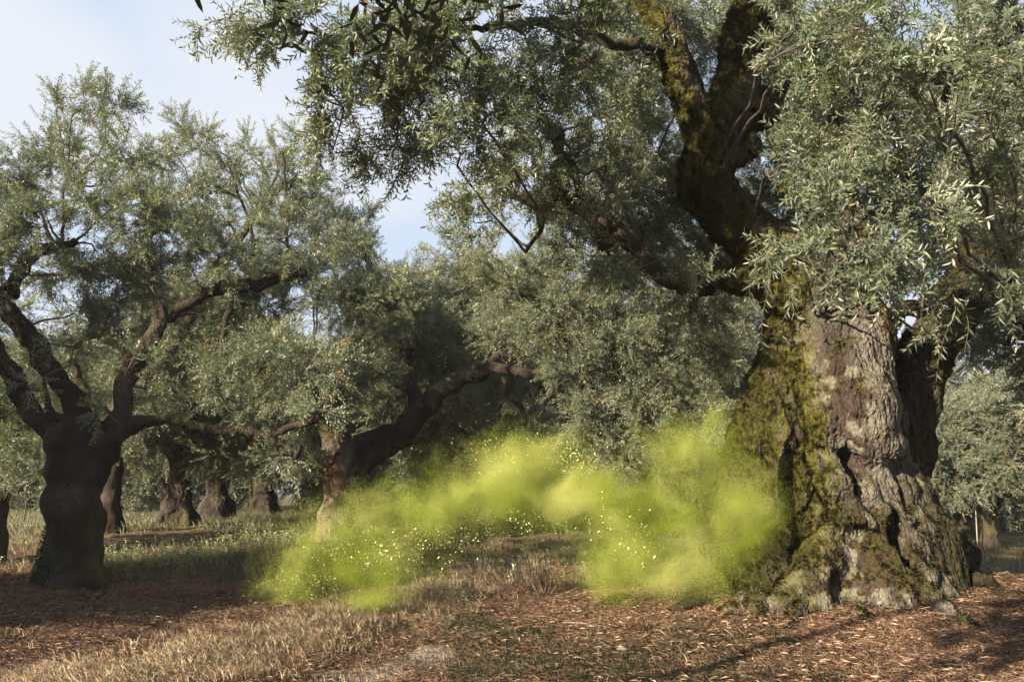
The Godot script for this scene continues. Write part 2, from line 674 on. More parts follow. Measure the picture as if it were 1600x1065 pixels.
# chains: thick wood in one continuous mesh; thin: branches swept on their own
func olive(label: String, at: Vector3, thick: Array, thin: Array, clumps: Array, opt: Dictionary) -> Node3D:
	var tree := base("olive_tree", at)
	tag(tree, label, "tree", opt.get("group", "olive trees of the grove"))
	var chains := []
	var skel := PackedVector3Array()
	var low: float = at.y + opt.get("fork", 1.6)
	var wood_rng := RandomNumberGenerator.new()
	wood_rng.seed = 7 + int(opt.get("seed", 1))
	for t in thick:
		var thin_limb: bool = chains.size() > 0 and t[0] is Array and t[0][1] < t[t.size() - 1][1] + 260.0 and t[0][3] < 70 and opt.has("limb")
		var c := chain(t, opt.get("step", 0.3), opt.get("slim", 0.9) * (opt.get("limb", 1.0) if thin_limb else 1.0)) if t[0] is Array else smooth(t[0], t[1], opt.get("step", 0.3))
		crook(c, 0.45)
		chains.append(c)
		burrs(c, chains, opt.get("burr", 0.14), wood_rng)
		for p: Vector3 in c[0]:
			if p.y > low:
				skel.append(p)
	var paint: Callable = opt.get("paint", bark_paint)
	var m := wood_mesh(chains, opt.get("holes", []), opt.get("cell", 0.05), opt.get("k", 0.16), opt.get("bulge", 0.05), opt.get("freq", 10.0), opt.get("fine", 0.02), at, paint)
	var trunk := obj("trunk", m, bark_mat, tree)
	if opt.get("moss", 0) > 0:
		moss_on(trunk, m, opt["moss"])
	for t in thin:
		var c := chain(t, 0.12, 0.78)
		crook(c, 0.9)
		var g := Geo.new()
		g.tube(c[0], c[1], 8, opt.get("branch_color", Color(0.060, 0.048, 0.038)), 0.28, nz2, at)
		obj("branch", g.mesh(), bark_mat, tree)
		for p: Vector3 in c[0]:
			skel.append(p)
	crown(tree, skel, clumps, shoots[opt.get("shoot", "mid")], opt.get("density", 300.0), opt.get("seed", 1), opt.get("droop", 0.35), opt.get("branch_r", 0.03), opt.get("shoot_scale", 1.0))
	return tree


# a whole tree of the grove that grows at a place, its limbs and clumps drawn by chance
func grove_olive(label: String, at: Vector3, girth: float, fork: float, spread: float, top: float, opt: Dictionary) -> Node3D:
	var rng := RandomNumberGenerator.new()
	rng.seed = opt.get("seed", 1)
	var tilt: Vector3 = opt.get("lean", Vector3.ZERO)
	var lean := Vector3(rng.randfn() * 0.12, 0, rng.randfn() * 0.12) + tilt
	var mid := at + Vector3(0, fork * 0.55, 0) + lean * 0.5
	var head := at + Vector3(0, fork, 0) + lean
	var thick := [[PackedVector3Array([at - Vector3(0, 0.15, 0), at + Vector3(0, fork * 0.2, 0), mid, head]), PackedFloat32Array([girth * 0.75, girth * 0.56, girth * 0.46, girth * 0.5])]]
	for i in 4:
		var a := i * TAU / 4 + rng.randf() * 1.2
		var o := Vector3(cos(a), 0, sin(a))
		thick.append([PackedVector3Array([at + o * girth * 0.95 - Vector3(0, 0.12, 0), at + o * girth * 0.35 + Vector3(0, fork * 0.28, 0)]), PackedFloat32Array([girth * 0.14, girth * 0.26])])
	var count := 3 + int(rng.randf() * 2)
	var tips := []
	var first := rng.randf() * TAU
	for i in count:
		var a := first + i * TAU / count + rng.randf_range(-0.4, 0.4)
		var o := Vector3(cos(a), 0, sin(a))
		var p1 := head + o * spread * 0.22 + Vector3(0, (top - fork) * 0.14, 0)
		var p2 := head + o * spread * rng.randf_range(0.35, 0.5) + Vector3(0, (top - fork) * rng.randf_range(0.25, 0.42), 0) + Vector3(rng.randfn(), rng.randfn(), rng.randfn()) * 0.15
		var p3 := head + o * spread * rng.randf_range(0.5, 0.7) + Vector3(0, (top - fork) * rng.randf_range(0.4, 0.65), 0)
		thick.append([PackedVector3Array([head - Vector3(0, 0.2, 0), p1, p2, p3]), PackedFloat32Array([girth * 0.33, girth * 0.24, girth * 0.17, girth * 0.09])])
	var clumps := []
	var n: int = opt.get("clumps", 26)
	var low: float = opt.get("low", fork * 0.75)
	for i in n:
		var u := (i + 0.5) / n
		var a := i * 2.39996 + rng.randf() * 0.5
		var y := lerpf(low, top, pow(u, 0.9))
		var w := sqrt(maxf(0.05, 1.0 - pow((y - low) / (top - low) * 1.75 - 0.75, 2)))
		var rr := spread * w * (rng.randf_range(0.6, 1.0) if rng.randf() < 0.75 else rng.randf_range(0.1, 0.6))
		var c := at + lean + Vector3(cos(a) * rr, y, sin(a) * rr)
		clumps.append([c, spread * rng.randf_range(0.24, 0.38), rng.randf_range(0.7, 1.2)])
	clumps.append_array(opt.get("shade_clumps", []))
	var o2 := opt.duplicate()
	o2["fork"] = fork
	return olive(label, at, thick, [], clumps, o2)


# ---------------------------------------------------------------- textures
func noise_texture(freq: float, kind: int, fractal: int, octaves: int, ramp: Gradient, size := 512, seed_ := 1) -> NoiseTexture2D:
	var f := FastNoiseLite.new()
	f.noise_type = kind
	f.frequency = freq
	f.fractal_type = fractal
	f.fractal_octaves = octaves
	f.seed = seed_
	var t := NoiseTexture2D.new()
	t.width = size
	t.height = size
	t.seamless = true
	t.noise = f
	t.color_ramp = ramp
	return t


func ramp(list: Array) -> Gradient:
	var g := Gradient.new()
	g.offsets = PackedFloat32Array()
	var o := PackedFloat32Array()
	var c := PackedColorArray()
	for a in list:
		o.append(a[0])
		c.append(a[1])
	g.offsets = o
	g.colors = c
	return g


func grey(v: float) -> Color:
	return Color(v, v, v)


func materials() -> void:
	var bark_tone := noise_texture(0.016, FastNoiseLite.TYPE_SIMPLEX, FastNoiseLite.FRACTAL_RIDGED, 5, ramp([[0.0, Color(1.0, 0.98, 0.95)], [0.45, grey(0.86)], [0.8, Color(0.62, 0.58, 0.55)], [1.0, Color(0.42, 0.38, 0.35)]]), 512, 4)
	var bark_relief := noise_texture(0.02, FastNoiseLite.TYPE_SIMPLEX, FastNoiseLite.FRACTAL_RIDGED, 4, ramp([[0.0, grey(1.0)], [1.0, grey(0.0)]]), 512, 4)
	bark_mat = StandardMaterial3D.new()
	bark_mat.vertex_color_use_as_albedo = true
	bark_mat.albedo_texture = bark_tone
	bark_mat.heightmap_enabled = true
	bark_mat.heightmap_texture = bark_relief
	bark_mat.heightmap_scale = 2.0
	bark_mat.roughness = 0.92
	bark_mat.metallic_specular = 0.25
	bark_mat.uv1_triplanar = true
	bark_mat.uv1_scale = Vector3(2.2, 0.95, 2.2)
	leaf_mat = StandardMaterial3D.new()
	leaf_mat.vertex_color_use_as_albedo = true
	leaf_mat.roughness = 0.42
	leaf_mat.metallic_specular = 0.5
	leaf_mat.backlight_enabled = true
	leaf_mat.backlight = Color(0.94, 1.0, 0.74)
	twig_mat = StandardMaterial3D.new()
	twig_mat.vertex_color_use_as_albedo = true
	twig_mat.roughness = 0.9
	plain_mat = StandardMaterial3D.new()
	plain_mat.vertex_color_use_as_albedo = true
	plain_mat.roughness = 0.85
	plain_mat.metallic_specular = 0.3


# ---------------------------------------------------------------- the ground
func ground_color(x: float, z: float) -> Color:
	var d := -z
	var n1 := nz.get_noise_2d(x * 14.0, z * 14.0)
	var n2 := nz2.get_noise_2d(x * 30.0, z * 30.0)
	var soil := Color(0.145, 0.083, 0.052).lerp(Color(0.21, 0.13, 0.085), clampf(n2 + 0.4, 0.0, 1.0))
	var c := soil
	var straw := Color(0.47, 0.35, 0.22)
	var w := straw_weight(x, z)
	c = c.lerp(straw, w * 0.8)
	var bare := smoothstep(0.55, 0.15, near_line("bare", x, z) + n1 * 0.3)
	c = c.lerp(Color(0.31, 0.25, 0.195), bare)
	var far := smoothstep(14.0, 22.0, d)
	c = c.lerp(Color(0.24, 0.19, 0.10).lerp(Color(0.14, 0.15, 0.07), clampf(n1 + 0.5, 0, 1)), far * 0.75)
	return c


func straw_weight(x: float, z: float) -> float:
	var n1 := nz.get_noise_2d(x * 12.0 + 40.0, z * 12.0)
	return smoothstep(0.85, 0.3, near_line("straw", x, z) + n1 * 0.7 + nz2.get_noise_2d(x * 45.0, z * 45.0) * 0.45)


func build_ground() -> void:
	var xs := PackedFloat32Array()
	var zs := PackedFloat32Array()
	var x := 0.0
	var step := 0.10
	while x < 150.0:
		xs.append(x)
		if x > 12.0:
			step *= 1.12
		x += step
	var all := PackedFloat32Array()
	for i in range(xs.size() - 1, 0, -1):
		all.append(-xs[i])
	all.append_array(xs)
	var z := 40.0
	step = 8.0
	while z > -200.0:
		zs.append(z)
		if z > -4.0:
			step = maxf(0.10, step * 0.75)
		elif z < -14.0:
			step *= 1.05
		else:
			step = 0.10
		z -= step
	var g := Geo.new()
	var w := all.size()
	for zz in zs:
		for xx in all:
			var h := gh(xx, zz)
			g.vert(Vector3(xx, h, zz), Vector3.UP, ground_color(xx, zz))
	for j in zs.size() - 1:
		for i in w - 1:
			var a := j * w + i
			var c := a + w
			g.tri(a, a + 1, c + 1)
			g.tri(a, c + 1, c)
	for j in zs.size():
		for i in w:
			var a := j * w + i
			var l := g.v[a - 1] if i > 0 else g.v[a]
			var r := g.v[a + 1] if i < w - 1 else g.v[a]
			var b := g.v[a - w] if j > 0 else g.v[a]
			var f := g.v[a + w] if j < zs.size() - 1 else g.v[a]
			g.n[a] = (b - f).cross(r - l).normalized()
	var m := StandardMaterial3D.new()
	m.vertex_color_use_as_albedo = true
	m.albedo_texture = noise_texture(0.03, FastNoiseLite.TYPE_CELLULAR, FastNoiseLite.FRACTAL_FBM, 4, ramp([[0.0, grey(0.6)], [0.5, grey(0.85)], [1.0, grey(1.0)]]), 512, 9)
	m.heightmap_enabled = true
	m.heightmap_texture = noise_texture(0.05, FastNoiseLite.TYPE_SIMPLEX, FastNoiseLite.FRACTAL_FBM, 5, ramp([[0.0, grey(0.0)], [1.0, grey(1.0)]]), 512, 12)
	m.heightmap_scale = 2.0
	m.uv1_triplanar = true
	m.uv1_world_triplanar = true
	m.uv1_scale = Vector3(0.9, 0.9, 0.9)
	m.roughness = 0.95
	m.metallic_specular = 0.2
	var o := obj("ground", g.mesh(), m)
	tag(o, "brown earth of the grove with a worn track and a low mound", "ground", "", "structure")


# several fallen leaves in one patch
func litter_patch(rng: RandomNumberGenerator, count: int, spread: float) -> ArrayMesh:
	var g := Geo.new()
	var tones := [Color(0.19, 0.085, 0.048), Color(0.25, 0.12, 0.068), Color(0.13, 0.062, 0.038), Color(0.31, 0.175, 0.105), Color(0.42, 0.30, 0.20), Color(0.09, 0.05, 0.034), Color(0.16, 0.085, 0.05)]
	for i in count:
		var a := rng.randf() * TAU
		var at := Vector3(rng.randfn() * spread, rng.randf_range(0.003, 0.03), rng.randfn() * spread)
		var dir := Vector3(cos(a), rng.randf_range(-0.15, 0.35), sin(a)).normalized()
		var up := Vector3(rng.randfn() * 0.5, 1, rng.randfn() * 0.5).normalized()
		var c: Color = tones[int(rng.randf() * 6.99)] * rng.randf_range(0.65, 1.05)
		c.a = 1
		var l := rng.randf_range(0.035, 0.08)
		if rng.randf() < 0.28:
			leaf_single(g, at, dir, up, l * 1.9, 0.0035, Color(0.36, 0.26, 0.17) * rng.randf_range(0.5, 1.1))
		else:
			leaf_single(g, at, dir, up, l, l * rng.randf_range(0.11, 0.2), c)
	return g.mesh()


func leaf_single(g: Geo, at: Vector3, dir: Vector3, up: Vector3, l: float, w: float, c: Color) -> void:
	var side := dir.cross(up).normalized()
	var n := side.cross(dir).normalized()
	var b := g.vert(at, n, c)
	var l1 := g.vert(at + dir * l * 0.45 - side * w * 0.5 + n * w * 0.35, (n + side * 0.5).normalized(), c)
	var r1 := g.vert(at + dir * l * 0.45 + side * w * 0.5 + n * w * 0.35, (n - side * 0.5).normalized(), c)
	var t := g.vert(at + dir * l - n * l * 0.08, n, c)
	var m := g.vert(at + dir * l * 0.45 - n * w * 0.1, n, c)
	g.tri(b, m, l1)
	g.tri(b, r1, m)
	g.tri(l1, m, t)
	g.tri(m, r1, t)


# a tuft of thin blades
func tuft(rng: RandomNumberGenerator, blades: int, height: float, spread: float, width: float, tones: Array, lean: float) -> ArrayMesh:
	var g := Geo.new()
	for i in blades:
		var a := rng.randf() * TAU
		var o := Vector3(cos(a), 0, sin(a))
		var at := Vector3(rng.randfn(), 0, rng.randfn()) * spread
		var h := height * rng.randf_range(0.5, 1.15)
		var k := lean * rng.randf_range(0.3, 1.4)
		var p1 := at + Vector3(0, h * 0.55, 0) + o * h * 0.25 * k
		var p2 := at + Vector3(0, h * (1.0 - 0.25 * k), 0) + o * h * 0.75 * k
		var s := o.cross(Vector3.UP).rotated(Vector3.UP, rng.randfn() * 0.6) * width * 0.5
		var c: Color = tones[int(rng.randf() * (tones.size() - 0.01))] * rng.randf_range(0.8, 1.2)
		c.a = 1
		var n := (Vector3.UP * 0.4 + o).normalized()
		var q0 := g.vert(at - s - Vector3(0, 0.02, 0), n, c)
		var q1 := g.vert(at + s - Vector3(0, 0.02, 0), n, c)
		var q2 := g.vert(p1 - s * 0.8, n, c)
		var q3 := g.vert(p1 + s * 0.8, n, c)
		var q4 := g.vert(p2, n, c)
		g.tri(q0, q1, q3)
		g.tri(q0, q3, q2)
		g.tri(q2, q3, q4)
	return g.mesh()


func on_ground(x: float, z: float, rng: RandomNumberGenerator, scale_: float, sink := 0.0) -> Transform3D:
	var e := 0.12
	var nrm := Vector3(gh(x - e, z) - gh(x + e, z), 2.0 * e, gh(x, z - e) - gh(x, z + e)).normalized()
	var b := facing(nrm, rng.randf() * TAU).scaled(Vector3.ONE * scale_)
	return Transform3D(b, Vector3(x, gh(x, z) - sink, z))


func tint(rng: RandomNumberGenerator, spread := 0.18) -> Color:
	var k := rng.randf_range(1.0 - spread, 1.0 + spread)
	return Color(k * rng.randf_range(0.95, 1.05), k, k * rng.randf_range(0.92, 1.05))


func build_ground_cover() -> void:
	var rng := RandomNumberGenerator.new()
	rng.seed = 77
	# ---- fallen leaves
	var patch := litter_patch(rng, 40, 0.11)
	var places := []
	var tints := []
	while places.size() < 9000:
		var d := 5.2 + 10.5 * pow(rng.randf(), 1.3)
		var x := rng.randf_range(-0.75, 0.75) * d
		var z := -d
		var keep := 0.55
		var g := Vector2((x - 4.6) / 4.6, (d - 8.6) / 3.6).length()
		keep = maxf(keep, smoothstep(1.25, 0.7, g) * 1.0)
		keep *= 1.0 - 0.75 * straw_weight(x, z)
		keep *= 1.0 - 0.9 * smoothstep(0.5, 0.15, near_line("bare", x, z))
		if d > 12.0:
			keep *= 0.6
		keep *= 0.25 + 0.75 * smoothstep(-0.3, 0.15, nz.get_noise_2d(x * 16.0, z * 16.0) + 0.5 * nz2.get_noise_2d(x * 50.0, z * 50.0))
		if rng.randf() > keep:
			continue
		places.append(on_ground(x, z, rng, rng.randf_range(0.8, 1.25)))
		var t := tint(rng)
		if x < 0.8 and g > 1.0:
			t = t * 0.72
		tints.append(t)
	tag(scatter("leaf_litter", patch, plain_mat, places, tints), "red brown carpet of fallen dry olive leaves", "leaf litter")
	# ---- straw along the track
	var straw := [Color(0.62, 0.47, 0.29), Color(0.53, 0.38, 0.22), Color(0.68, 0.55, 0.38), Color(0.40, 0.27, 0.16)]
	var dry := tuft(rng, 28, 0.11, 0.07, 0.0024, straw, 1.0)
	places = []
	tints = []
	var tries := 0
	while places.size() < 12000 and tries < 400000:
		tries += 1
		var d := 5.4 + 12.0 * pow(rng.randf(), 1.2)
		var x := rng.randf_range(-0.75, 0.65) * d
		if rng.randf() > straw_weight(x, -d) + 0.012:
			continue
		places.append(on_ground(x, -d, rng, 0.3 + 1.15 * pow(rng.randf(), 1.7)))
		tints.append(tint(rng, 0.3))
	tag(scatter("dry_grass", dry, plain_mat, places, tints), "golden dry grass growing along the worn track", "grass")
	# ---- short green grass in the foreground and in patches
	var green := [Color(0.15, 0.18, 0.085), Color(0.19, 0.21, 0.11), Color(0.12, 0.15, 0.07), Color(0.30, 0.28, 0.16)]
	var blades := tuft(rng, 24, 0.085, 0.06, 0.0026, green, 1.2)
	places = []
	tints = []
	tries = 0
	while places.size() < 3000 and tries < 400000:
		tries += 1
		var d := 5.4 + 5.5 * rng.randf()
		var x := rng.randf_range(-0.6, 0.72) * d
		var w := smoothstep(0.7, 0.2, near_line("green", x, -d) + nz2.get_noise_2d(x * 25.0, -d * 25.0) * 0.5)
		if rng.randf() > w + 0.01:
			continue
		places.append(on_ground(x, -d, rng, rng.randf_range(0.5, 1.2)))
		tints.append(tint(rng))
	tag(scatter("green_grass", blades, plain_mat, places, tints), "short green grass pushing through the fallen leaves in the foreground", "grass")
	# ---- mixed tall grass far back on the left and right
	var tall := tuft(rng, 30, 0.27, 0.18, 0.006, [Color(0.42, 0.38, 0.23), Color(0.30, 0.30, 0.17), Color(0.22, 0.25, 0.15), Color(0.50, 0.44, 0.30)], 0.7)
	places = []
	tints = []
	tries = 0
	while places.size() < 7000 and tries < 400000:
		tries += 1
		var d := 13.0 + 26.0 * rng.randf()
		var x := rng.randf_range(-0.8, 0.85) * d
		var w := smoothstep(-0.15, 0.25, nz.get_noise_2d(x * 7.0, -d * 12.0) + 0.15 * smoothstep(17.0, 23.0, d) + 0.3 * nz2.get_noise_2d(x * 6.0, d * 9.0) - 0.08 - 0.9 * smoothstep(0.9, 0.2, near_line("lane", x, -d)))
		if rng.randf() > w:
			continue
		places.append(on_ground(x, -d, rng, rng.randf_range(0.45, 1.1)))
		tints.append(tint(rng))
	tag(scatter("tall_grass", tall, plain_mat, places, tints), "pale seeding grass between the trees further back", "grass")
	# ---- mint-like weeds in rows left of the track
	var weed := shoot_mesh(rng, 7, 0.30, 0.05, 0.022, false, 0.003)
	places = []
	tints = []
	tries = 0
	while places.size() < 800 and tries < 200000:
		tries += 1
		var d := 11.5 + 9.0 * rng.randf()
		var x := rng.randf_range(-0.75, 0.1) * d
		var w := smoothstep(0.9, 0.3, near_line("weeds", x, -d) + nz2.get_noise_2d(x * 20.0, -d * 20.0) * 0.5)
		if rng.randf() > w + 0.01:
			continue
		var t := on_ground(x, -d, rng, rng.randf_range(0.5, 1.15))
		t.basis = t.basis * Basis(Vector3(1, 0, 0), rng.randfn() * 0.2)
		places.append(t)
		tints.append(Color(1.7, 1.6, 1.25) * rng.randf_range(0.8, 1.2))
	tag(scatter("weeds", weed, leaf_mat, places, tints), "low grey green weeds growing in rows beyond the left tree", "weeds")


# ---------------------------------------------------------------- the powder
func build_powder() -> void:
	var rng := RandomNumberGenerator.new()
	rng.seed = 5150
	# a puff: a few dozen grains
	var g := Geo.new()
	for i in 270:
		var at := Vector3(rng.randfn(), rng.randfn(), rng.randfn()) * 0.06
		var s := rng.randf_range(0.0005, 0.0010) * (2.5 if rng.randf() < 0.01 else 1.0)
		var q := Basis.from_euler(Vector3(rng.randf(), rng.randf(), rng.randf()) * TAU)
		var k := rng.randf_range(0.85, 1.1)
		var c := Color(0.50 * k, 0.535 * k, 0.066 * k)
		var id := []
		for p in [Vector3(1, 1, 1), Vector3(-1, -1, 1), Vector3(-1, 1, -1), Vector3(1, -1, -1)]:
			id.append(g.vert(at + q * p * s, q * p.normalized(), c))
		g.tri(id[0], id[2], id[1])
		g.tri(id[0], id[1], id[3])
		g.tri(id[0], id[3], id[2])
		g.tri(id[1], id[2], id[3])
	var puff := g.mesh()
	var blobs := [[440, 930, 10.8, 50, 18, 0.5], [480, 880, 10.6, 50, 40, 0.9], [520, 850, 10.5, 60, 45, 1.0], [570, 830, 10.4, 60, 45, 1.1], [600, 890, 10.2, 70, 25, 0.9], [580, 945, 10.0, 40, 14, 0.4], [620, 800, 10.3, 60, 32, 1.0],
		[680, 800, 10.2, 60, 38, 1.0], [740, 765, 10.0, 70, 42, 1.3], [800, 730, 9.9, 55, 36, 1.4], [845, 712, 9.9, 50, 24, 0.9], [790, 800, 9.9, 90, 30, 1.0], [870, 790, 9.7, 60, 32, 1.2], [930, 785, 9.5, 50, 36, 1.3],
		[980, 835, 9.3, 50, 40, 1.4], [1010, 875, 9.1, 55, 35, 1.2], [1050, 910, 8.9, 65, 22, 1.0], [1095, 850, 8.9, 60, 48, 1.3], [1150, 820, 8.7, 42, 45, 1.1], [1060, 770, 9.2, 60, 48, 0.9], [1105, 690, 9.2, 45, 36, 0.8],
		[1040, 705, 9.4, 50, 36, 0.5], [1160, 740, 8.9, 36, 50, 0.5], [1180, 800, 8.5, 26, 36, 0.5], [960, 890, 9.4, 50, 25, 0.7], [800, 745, 9.8, 40, 22, 1.2, 0.5], [840, 715, 9.8, 34, 16, 0.7, 0.4], [890, 775, 9.6, 46, 16, 1.1, 0.5], [965, 812, 9.3, 28, 22, 1.1, 0.5], [1000, 855, 9.1, 22, 22, 0.9, 0.5], [700, 790, 10.1, 50, 20, 0.8, 0.3], [600, 870, 10.2, 60, 20, 0.7, 0.3]]
	var sum := 0.0
	for b in blobs:
		sum += b[5]
	var places := []
	var tints := []
	while places.size() < 19000:
		var pick := rng.randf() * sum
		var b: Array = blobs[0]
		for q in blobs:
			pick -= q[5]
			if pick <= 0.0:
				b = q
				break
		var ox := rng.randfn()
		var oy := rng.randfn()
		var p := P(b[0] + ox * b[3] * 0.62, b[1] + oy * b[4] * 0.58, b[2] + rng.randfn() * 0.24)
		# warped by turbulence, thinned between wisps
		var w := Vector3(nz.get_noise_3d(p.x * 14.0, p.y * 14.0, p.z * 14.0), nz.get_noise_3d(p.x * 14.0 + 90.0, p.y * 14.0, p.z * 14.0), nz.get_noise_3d(p.x * 14.0, p.y * 14.0 + 90.0, p.z * 14.0))
		p += w * 0.30
		var dens := ridge.get_noise_3d(p.x * 3.0 + 11.0, p.y * 4.0, p.z * 3.0) + 0.6 * ridge.get_noise_3d(p.x * 8.0, p.y * 11.0, p.z * 8.0 + 30.0)
		if rng.randf() > clampf(-0.08 + dens * 0.95, 0.015, 1.0) or p.y < gh(p.x, p.z) + 0.02:
			continue
		var flow := Vector3(1.0 + w.x * 3.0, w.y * 4.0 - 0.2, w.z * 2.0)
		var bs := facing(flow, rng.randf() * TAU)
		bs = bs * Basis().scaled(Vector3(0.45, 1.9, 0.45) * rng.randf_range(0.5, 1.5))
		places.append(Transform3D(bs, p))
		var pale := clampf(0.45 + 1.6 * nz2.get_noise_3d(p.x * 9.0, p.y * 9.0, p.z * 9.0) + b[5] * 0.3 - 0.25 + (b[6] if b.size() > 6 else 0.0) - 0.22 * (ox * ox + oy * oy), 0.0, 1.0)
		tints.append(Color(0.58, 0.68, 0.4).lerp(Color(1.30, 1.24, 3.2), pale))
	var pm := StandardMaterial3D.new()
	pm.vertex_color_use_as_albedo = true
	pm.roughness = 0.9
	pm.backlight_enabled = true
	pm.backlight = Color(0.7, 0.7, 0.5)
	tag(scatter("powder_cloud", puff, pm, places, tints), "bright lime green powder cloud drifting beside the old trunk", "powder")
	# flecks
	var flake := Geo.new()
	var mid := flake.vert(Vector3(0, 0.012, 0), Vector3.UP, Color(0.80, 0.83, 0.42))
	var ring := []
	for i in 9:
		var a := TAU * i / 9
		var r := 0.03 * rng.randf_range(0.5, 1.25)
		ring.append(flake.vert(Vector3(cos(a) * r, rng.randf_range(-0.006, 0.006), sin(a) * r * 0.6), Vector3(cos(a), 1, sin(a)).normalized(), Color(0.76, 0.80, 0.34)))
	var below := flake.vert(Vector3(0, -0.010, 0), Vector3.DOWN, Color(0.72, 0.78, 0.3))
	for i in 9:
		flake.tri(mid, ring[(i + 1) % 9], ring[i])
		flake.tri(below, ring[i], ring[(i + 1) % 9])
	var fm := flake.mesh()
	places = []
	tints = []
	var spots := [[600, 870, 10.1, 60, 26], [540, 850, 10.3, 50, 40], [690, 840, 10.1, 80, 22], [840, 815, 9.7, 90, 18], [800, 710, 9.8, 80, 30], [1000, 850, 9.0, 30, 40], [960, 810, 9.2, 40, 40], [900, 720, 9.6, 40, 26], [480, 910, 10.6, 60, 20]]
	while places.size() < 2600:
		var s: Array = spots[int(rng.randf() * 8.99)]
		var p := P(s[0] + rng.randfn() * s[3] * 0.6, s[1] + rng.randfn() * s[4] * 0.6, s[2] + rng.randfn() * 0.2)
		if p.y < gh(p.x, p.z) + 0.02:
			continue
		places.append(Transform3D(Basis.from_euler(Vector3(rng.randf(), rng.randf(), rng.randf()) * TAU).scaled(Vector3.ONE * (0.12 + 0.45 * pow(rng.randf(), 2.5))), p))
		tints.append(Color.WHITE)
	tag(scatter("powder_flecks", fm, pm, places, tints), "swarm of tiny pale green flecks flying in the powder", "powder")
	for i in 60:
		var s: Array = spots[[0, 0, 0, 1, 2, 2, 3, 5, 5, 6, 7, 8][i % 12]]
		var p := P(s[0] + rng.randfn() * s[3] * 0.55, s[1] + rng.randfn() * s[4] * 0.55, s[2] - 0.15 + rng.randfn() * 0.1)
		p.y = maxf(p.y, gh(p.x, p.z) + 0.04)
		var o := obj("powder_flake", fm, pm)
		o.transform = Transform3D(Basis.from_euler(Vector3(rng.randf(), rng.randf(), rng.randf()) * TAU).scaled(Vector3(1.0, 1.0, rng.randf_range(0.6, 1.6)) * rng.randf_range(0.35, 0.95)), p)
		tag(o, "pale lime flake of clotted powder flying in the green cloud", "powder flake", "clotted powder flakes in the green cloud")


# ---------------------------------------------------------------- sky
func build_sky() -> Sky:
	var f := FastNoiseLite.new()
	f.seed = 21
	f.frequency = 1.1
	f.fractal_octaves = 4
	var w := 512
	var h := 256
	var im := Image.create_empty(w, h, false, Image.FORMAT_RGBF)
	for y in h:
		var lat := PI * (0.5 - (y + 0.5) / h)
		for x in w:
			var lon := TAU * (x + 0.5) / w
			var dir := Vector3(sin(lon) * cos(lat), sin(lat), cos(lon) * cos(lat))
			var up := maxf(0.0, dir.y)
			var c := Color(0.70, 0.78, 0.90).lerp(Color(0.40, 0.53, 0.74), pow(up, 0.75))
			var q := dir / (0.35 + up)
			var n := f.get_noise_3d(q.x, up * 0.6, q.z) + 0.25
			c = c.lerp(Color(0.80, 0.81, 0.84), smoothstep(0.0, 0.55, n) * 0.7)
			if dir.y < 0.0:
				c = Color(0.25, 0.22, 0.18)
			im.set_pixel(x, y, c)
	var sky := Sky.new()
	var m := PanoramaSkyMaterial.new()
	m.panorama = ImageTexture.create_from_image(im)
	sky.sky_material = m
	return sky


